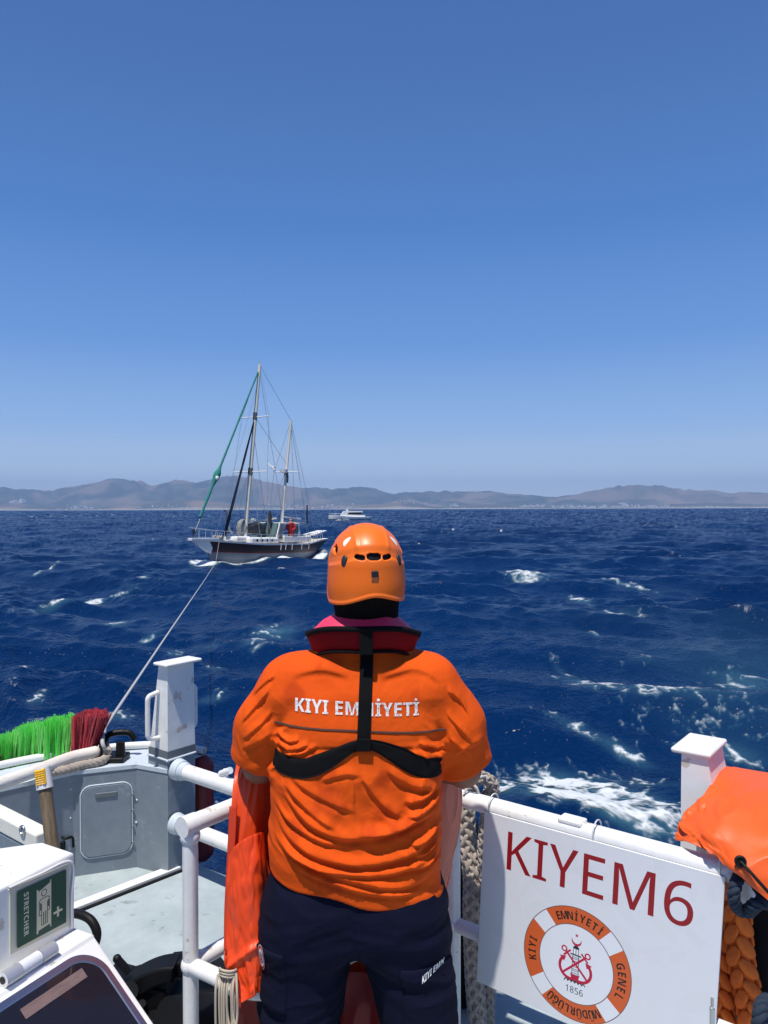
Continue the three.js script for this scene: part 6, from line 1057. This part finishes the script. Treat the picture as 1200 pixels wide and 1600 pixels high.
  const mb = V(1.55, 1.3, 0), mt = V(0.17, 12.95, 0), zb = V(-2.55, 1.3, 0), zt = V(-3.68, 9.75, 0), on2 = (a, b, f) => a.clone().lerp(b, f);
  L('main_mast', [rod(mb, on2(mb, mt, 0.72), 0.14, 0.125, 14), rod(on2(mb, mt, 0.719), mt, 0.125, 0.095, 14), rod(mt.clone().add(V(0, -0.2, 0)), mt.clone().add(V(0.05, 0.25, 0)), 0.05, 0.03, 8)], spar);
  L('mizzen_mast', rod(zb, zt, 0.115, 0.085, 14), spar);
  const cross = (c, w) => [rod(c.clone().add(V(0, 0, -w)), c.clone().add(V(0, 0, w)), 0.035, 0.035, 8)];
  const s1 = on2(mb, mt, 0.38), s2 = on2(mb, mt, 0.695), s3 = on2(zb, zt, 0.56);
  L('spreader', cross(s1, 1.35), wht); L('spreader', cross(s2, 1.1), wht); L('spreader', cross(s3, 1.05), wht);
  L('radar', [new THREE.CylinderGeometry(0.28, 0.26, 0.22, 18).translate(s3.x + 0.32, s3.y + 0.05, 0), box(0.3, 0.06, 0.2, 0.02).translate(s3.x + 0.15, s3.y - 0.08, 0)], wht);
  L('wind_generator', [rod(s3.clone().add(V(0, 0.05, 1.05)), s3.clone().add(V(0, 0.45, 1.05)), 0.025, 0.025, 8), box(0.42, 0.16, 0.16, 0.06).translate(s3.x + 0.1, s3.y + 0.34, 1.05), box(0.05, 0.75, 0.10, 0.01).rotateX(0.9).translate(s3.x + 0.33, s3.y + 0.38, 1.05)], wht);
  for (const c of [rod(s1.clone().add(V(0.02, -0.2, 0)), s1.clone().add(V(-0.02, 0.25, 0)), 0.165, 0.165, 12), rod(s3.clone().add(V(0.0, -0.75, 0)), s3.clone().add(V(-0.02, -0.05, 0)), 0.15, 0.14, 12), rod(s2.clone().add(V(0.02, -0.2, 0)), s2.clone().add(V(-0.01, 0.3, 0)), 0.14, 0.14, 12)]) L('mast_collar', c, std({ color: rgb(0.12, 0.12, 0.11), roughness: 0.7 }));
  const chain = (pts, r) => { const o = []; for (let k = 0; k < pts.length - 1; k++) o.push(rod(pts[k], pts[k + 1], r, r, 6)); return o; };
  const stays = []; const W = 0.012;
  for (const s of [-1, 1]) { for (const dx of [-0.6, 0.1, 0.7]) { const ch = V(1.3 + dx, sh(1.3 + dx), s * (bm(1.3 + dx) - 0.03)); const sp = (dx === 0.1 ? s1.clone().add(V(0, 0, s * 1.35)) : s1.clone().add(V(0, 0, s * 0.1))); dx === 0.1 ? stays.push(...chain([ch, sp, s2.clone().add(V(0, 0, s * 1.1)), mt], W)) : stays.push(...chain([ch, sp], W)); } for (const dx of [-0.5, 0.3]) { const ch = V(-2.9 + dx, sh(-2.9), s * (bm(-2.9) - 0.03)); stays.push(...chain([ch, s3.clone().add(V(0, 0, s * (dx < 0 ? 1.05 : 0.1))), zt], W)); } stays.push(...chain([zt, V(-5.9, sh(-5.9), s * 0.9)], W)); }
  stays.push(...chain([mt, zt], W), ...chain([on2(mb, mt, 0.97), V(-2.95, 2.4, 0)], W), ...chain([s2, on2(zb, zt, 0.62)], W), ...chain([zt.clone().add(V(0, -0.4, 0)), V(-6.3, 1.6, 0)], W), ...chain([on2(mb, mt, 0.6), V(-1.4, 2.4, 0.4)], W), ...chain([on2(mb, mt, 0.9), V(3.6, 1.6, 0.7)], W * 0.8));
  tag(L('rigging', stays, wire), null, null, null, 'stuff');
  shift = 0;
  // furled headsails
  const fa = V(7.25, 1.55, 0), fb = on2(mb, mt, 0.955).add(V(0.80, 0, 0)), furl = (a, b, r0, r1, bulge) => { const c = new THREE.LineCurve3(a, b), n = 46, p = new THREE.TubeGeometry(c, n, 1, 10), q = p.attributes.position; for (let i = 0; i <= n; i++) { const t = i / n, ctr = c.getPointAt(t), r = mix(r0, r1, t) * (0.85 + 0.3 * noise(t * 20, 3, 1)) + bulge * (Math.exp(-(((t - 0.275) / 0.028) ** 2)) + 0.5 * Math.exp(-(((t - 0.235) / 0.03) ** 2))); for (let k = 0; k <= 10; k++) { const j = i * 11 + k, v = V(q.getX(j), q.getY(j), q.getZ(j)).sub(ctr).multiplyScalar(r).add(ctr); q.setXYZ(j, v.x, v.y, v.z); } } p.computeVertexNormals(); return p; };
  const gsail = L('furled_jib', furl(fa.clone().lerp(fb, 0.10), fb, 0.075, 0.05, 0.14), std({ color: rgb(0.005, 0.19, 0.15), roughness: 0.8 }));
  const gp = fa.clone().lerp(fb, 0.322); L('sail_clew', [new THREE.SphereGeometry(0.14, 10, 8).scale(1, 1.4, 1).translate(gp.x, gp.y, gp.z - 0.10)], wht);
  L('forestay', chain([fa.clone().add(V(0.05, -0.2, 0)), fb], 0.03), wire);
  L('furling_drum', [new THREE.CylinderGeometry(0.11, 0.11, 0.16, 12).translate(fa.x - 0.05, fa.y + 0.28, 0), rod(fa.clone().add(V(0, -0.15, 0)), fa.clone().add(V(-0.1, 0.3, 0)), 0.05, 0.05, 8)], dark);
  L('furled_staysail', furl(V(4.3, 1.5, 0), s2.clone().add(V(0.83, -0.35, 0)), 0.10, 0.05, 0), std({ color: rgb(0.010, 0.018, 0.04), roughness: 0.85 }));
  L('loose_halyard', [tube([V(4.2, 3.1, 0.1), V(3.7, 2.9, 0.3), V(3.2, 2.0, 0.5), V(2.9, 1.7, 0.5)], 0.07, 20, 6), tube([V(4.0, 3.0, 0.1), V(3.9, 2.4, 0.2), V(3.7, 1.7, 0.3)], 0.04, 16, 6)], std({ color: rgb(0.42, 0.43, 0.40), roughness: 0.9 }));
  L('ensign_furled', [rod(V(-5.3, 3.8, 0), V(-5.65, 2.3, 0.2), 0.055, 0.05, 8)], std({ color: rgb(0.02, 0.03, 0.05), roughness: 0.9 }));
  shift = 0.68;
  // sail bundle at the mast foot, boom
  const bundle = (c, r, s) => field((a, b, d) => ell(a, b, d, c, r) + 0.16 * (fbm(a * 3 + s, b * 3, d * 3, 3) - 0.5), [c[0] - r[0] - 0.2, c[1] - r[1] - 0.2, c[2] - r[2] - 0.2], [c[0] + r[0] + 0.2, c[1] + r[1] + 0.2, c[2] + r[2] + 0.2], 0.06);
  L('sail_bundle', [bundle([0.4, 2.05, 0.1], [1.15, 0.42, 0.4], 1)], dark); L('sail_bundle', [bundle([1.45, 2.0, 0.25], [0.38, 0.62, 0.4], 4)], std({ color: rgb(0.25, 0.26, 0.25), roughness: 0.9 })); L('sail_bundle', [bundle([0.75, 2.5, 0.1], [0.5, 0.30, 0.28], 8)], std({ color: rgb(0.62, 0.62, 0.60), roughness: 0.9 }));
  L('boom', rod(V(1.35, 2.35, 0), V(-2.0, 2.75, 0), 0.08, 0.07, 10), spar); L('boom', rod(V(-2.7, 2.9, 0), V(-5.4, 2.75, 0.2), 0.06, 0.05, 10), wht);
  L('vent_pipe', [rod(V(-0.65, 1.4, -0.4), V(-0.7, 3.0, -0.4), 0.13, 0.13, 10), rod(V(-0.7, 2.9, -0.4), V(-0.7, 3.2, -0.4), 0.07, 0.07, 8)], dark);
  shift = 0;
  // rails
  const rl = [], top = []; for (const s of [-1, 1]) { let prev = null; for (let k = 0; k <= 15; k++) { const x = mix(-5.9, 5.5, k / 15), b = V(x, sh(x), s * (bm(x) - 0.08)), t = b.clone().add(V(0, 0.62, 0)); rl.push(rod(b, t, 0.016, 0.016, 5)); if (prev) { rl.push(rod(prev, t, 0.011, 0.011, 5), rod(prev.clone().add(V(0, -0.3, 0)), t.clone().add(V(0, -0.3, 0)), 0.009, 0.009, 5)); } prev = t; } rl.push(rod(prev, V(7.4, 2.0, s * 0.16), 0.018, 0.018, 5), rod(V(6.4, 1.3, s * 0.25), V(6.4, 1.97, s * 0.25), 0.018, 0.018, 5)); }
  rl.push(rod(V(7.4, 2.0, -0.16), V(7.4, 2.0, 0.16), 0.018, 0.018, 5)); tag(L('guard_rails', rl, std({ color: rgb(0.66, 0.67, 0.68), roughness: 0.35, metalness: 0.4 })), null, null, null, 'stuff');
  L('stern_platform', [extr([[-5.8, -0.5], [-7.7, -0.4], [-7.7, 0.4], [-5.8, 0.5]], 0.08, 0.01, new THREE.Matrix4().makeRotationX(-Math.PI / 2)).applyMatrix4(new THREE.Matrix4().makeRotationZ(-0.16)).translate(0.1, 0.62, 0)], wht);
  L('anchor_windlass', [box(0.5, 0.35, 0.5, 0.1).translate(4.9, 1.35, 0), rod(V(4.9, 1.43, -0.35), V(4.9, 1.43, 0.35), 0.12, 0.12, 10)], std({ color: rgb(0.4, 0.36, 0.3), roughness: 0.6 }));
  L('deck_hatch', [box(0.7, 0.12, 0.7, 0.03).translate(4.0, 1.22, 0), box(0.6, 0.16, 0.6, 0.03).translate(3.4, 1.25, 0)], std({ color: rgb(0.6, 0.6, 0.58), roughness: 0.4 }));
  L('canvas_top', box(1.1, 0.05, 1.5, 0.02).translate(-3.3, 2.47, 0), std({ color: rgb(0.42, 0.30, 0.22), roughness: 0.9 }));
  for (const x of [-2.6, -1.6, -0.4, 0.3, 0.8]) L('side_line', rod(V(x, sh(x) - 0.02, -bm(x) - 0.06), V(x + 0.03, 0.62, -bm(x) - 0.05), 0.022, 0.022, 6), wht);
  // the helmsman, a few pixels tall
  y.updateWorldMatrix(true, true);
  const hp = y.localToWorld(V(-1.72, 0.95, -0.98)), hmn = thing('person', 'distant person in red standing at the wheelhouse of the yacht', 'person', null, hp);
  const body = (x, yy, z) => { x -= hp.x; yy -= hp.y; z -= hp.z; let d = smin(cap(x, yy, z, [0, 0.95, 0], [0, 1.4, 0], 0.15, 0.19), Math.hypot(x, yy - 1.66, z) - 0.11, 0.05); for (const s of [-1, 1]) { d = smin(d, cap(x, yy, z, [s * 0.09, 0.9, 0], [s * 0.11, 0.08, 0.02], 0.1, 0.065), 0.05); d = smin(d, smin(cap(x, yy, z, [s * 0.22, 1.38, 0], [s * 0.30, 1.1, 0.03], 0.065, 0.05), cap(x, yy, z, [s * 0.30, 1.1, 0.03], [s * 0.16, 0.98, 0.24], 0.05, 0.04), 0.03), 0.03); } return Math.max(d, 0.0 - yy); };
  const lo = [hp.x - 0.5, hp.y - 0.05, hp.z - 0.4], hi = [hp.x + 0.5, hp.y + 1.85, hp.z + 0.5];
  part(hmn, 'body', field(body, lo, hi, 0.03), std({ color: rgb(0.33, 0.2, 0.14), roughness: 0.7 }));
  part(hmn, 'red_clothes', field((x, yy, z) => Math.max(body(x, yy, z) - 0.02, yy - hp.y - 1.5, hp.y + 0.5 - yy), lo, hi, 0.03), std({ color: rgb(0.42, 0.015, 0.02), roughness: 0.8 }));
}
{
  // motor boat far behind, near the shore side
  const b = thing('motor_boat', 'small white motor boat far off beyond the helmet', 'motor boat', null, PH(547, 812, SEA)); b.rotation.y = Math.PI + 0.12; b.scale.set(1.22, 0.9, 1.22);
  const L = (n, g, m) => localPart(b, n, g, m), wht = std({ color: rgb(0.82, 0.83, 0.82), roughness: 0.4 }), dk = std({ color: rgb(0.02, 0.025, 0.03), roughness: 0.3 });
  const st = []; for (let k = 0; k <= 20; k++) { const t = k / 20, bow = smooth(0.5, 1, t); st.push([mix(-5.2, 5.4, t), 1.6 * (1 - 0.95 * bow ** 2) + 0.04, 1.4 * (1 - 0.98 * bow ** 1.4) + 0.02, 0.5, 0.95 + 0.65 * smooth(0.3, 1, t)]); }
  L('hull', hullStrip(st, -0.8, 1, 8), wht); L('deck', deckOf(st, -0.02), wht); L('hull_stripe', hullStrip(st.map((q) => [q[0], q[1] + 0.02, q[2] + 0.02, q[3], q[4]]), 0.0, 0.2, 2), std({ color: rgb(0.05, 0.16, 0.10), roughness: 0.5 }));
  L('cabin', [extr([[-3.6, 0.9], [2.6, 1.0], [1.7, 2.75], [1.2, 2.95], [-3.0, 2.85], [-3.1, 2.55], [0.4, 2.5], [0.9, 1.7], [-3.6, 1.5]], 2.2, 0.05, new THREE.Matrix4().makeTranslation(0, 0, -1.1))], wht);
  L('cabin_window', extr([[-3.0, 1.45], [0.75, 1.65], [0.3, 2.52], [-2.6, 2.56]], 2.0, 0.02, new THREE.Matrix4().makeTranslation(0, 0, -1.0)), dk);
  L('mast', [rod(V(0.9, 2.8, 0), V(0.6, 4.4, 0), 0.10, 0.05, 8), rod(V(0.75, 3.5, -0.7), V(0.75, 3.5, 0.7), 0.05, 0.05, 6), new THREE.SphereGeometry(0.28, 12, 10).translate(0.7, 3.2, 0.2)], wht);
  L('bow_rail', [rod(V(2.2, 2.0, 1.1), V(5.4, 2.25, 0.06), 0.04, 0.04, 6), rod(V(3.6, 1.4, 0.8), V(3.6, 2.1, 0.75), 0.03, 0.03, 6)], wht);
}
renderer.render(scene, camera);
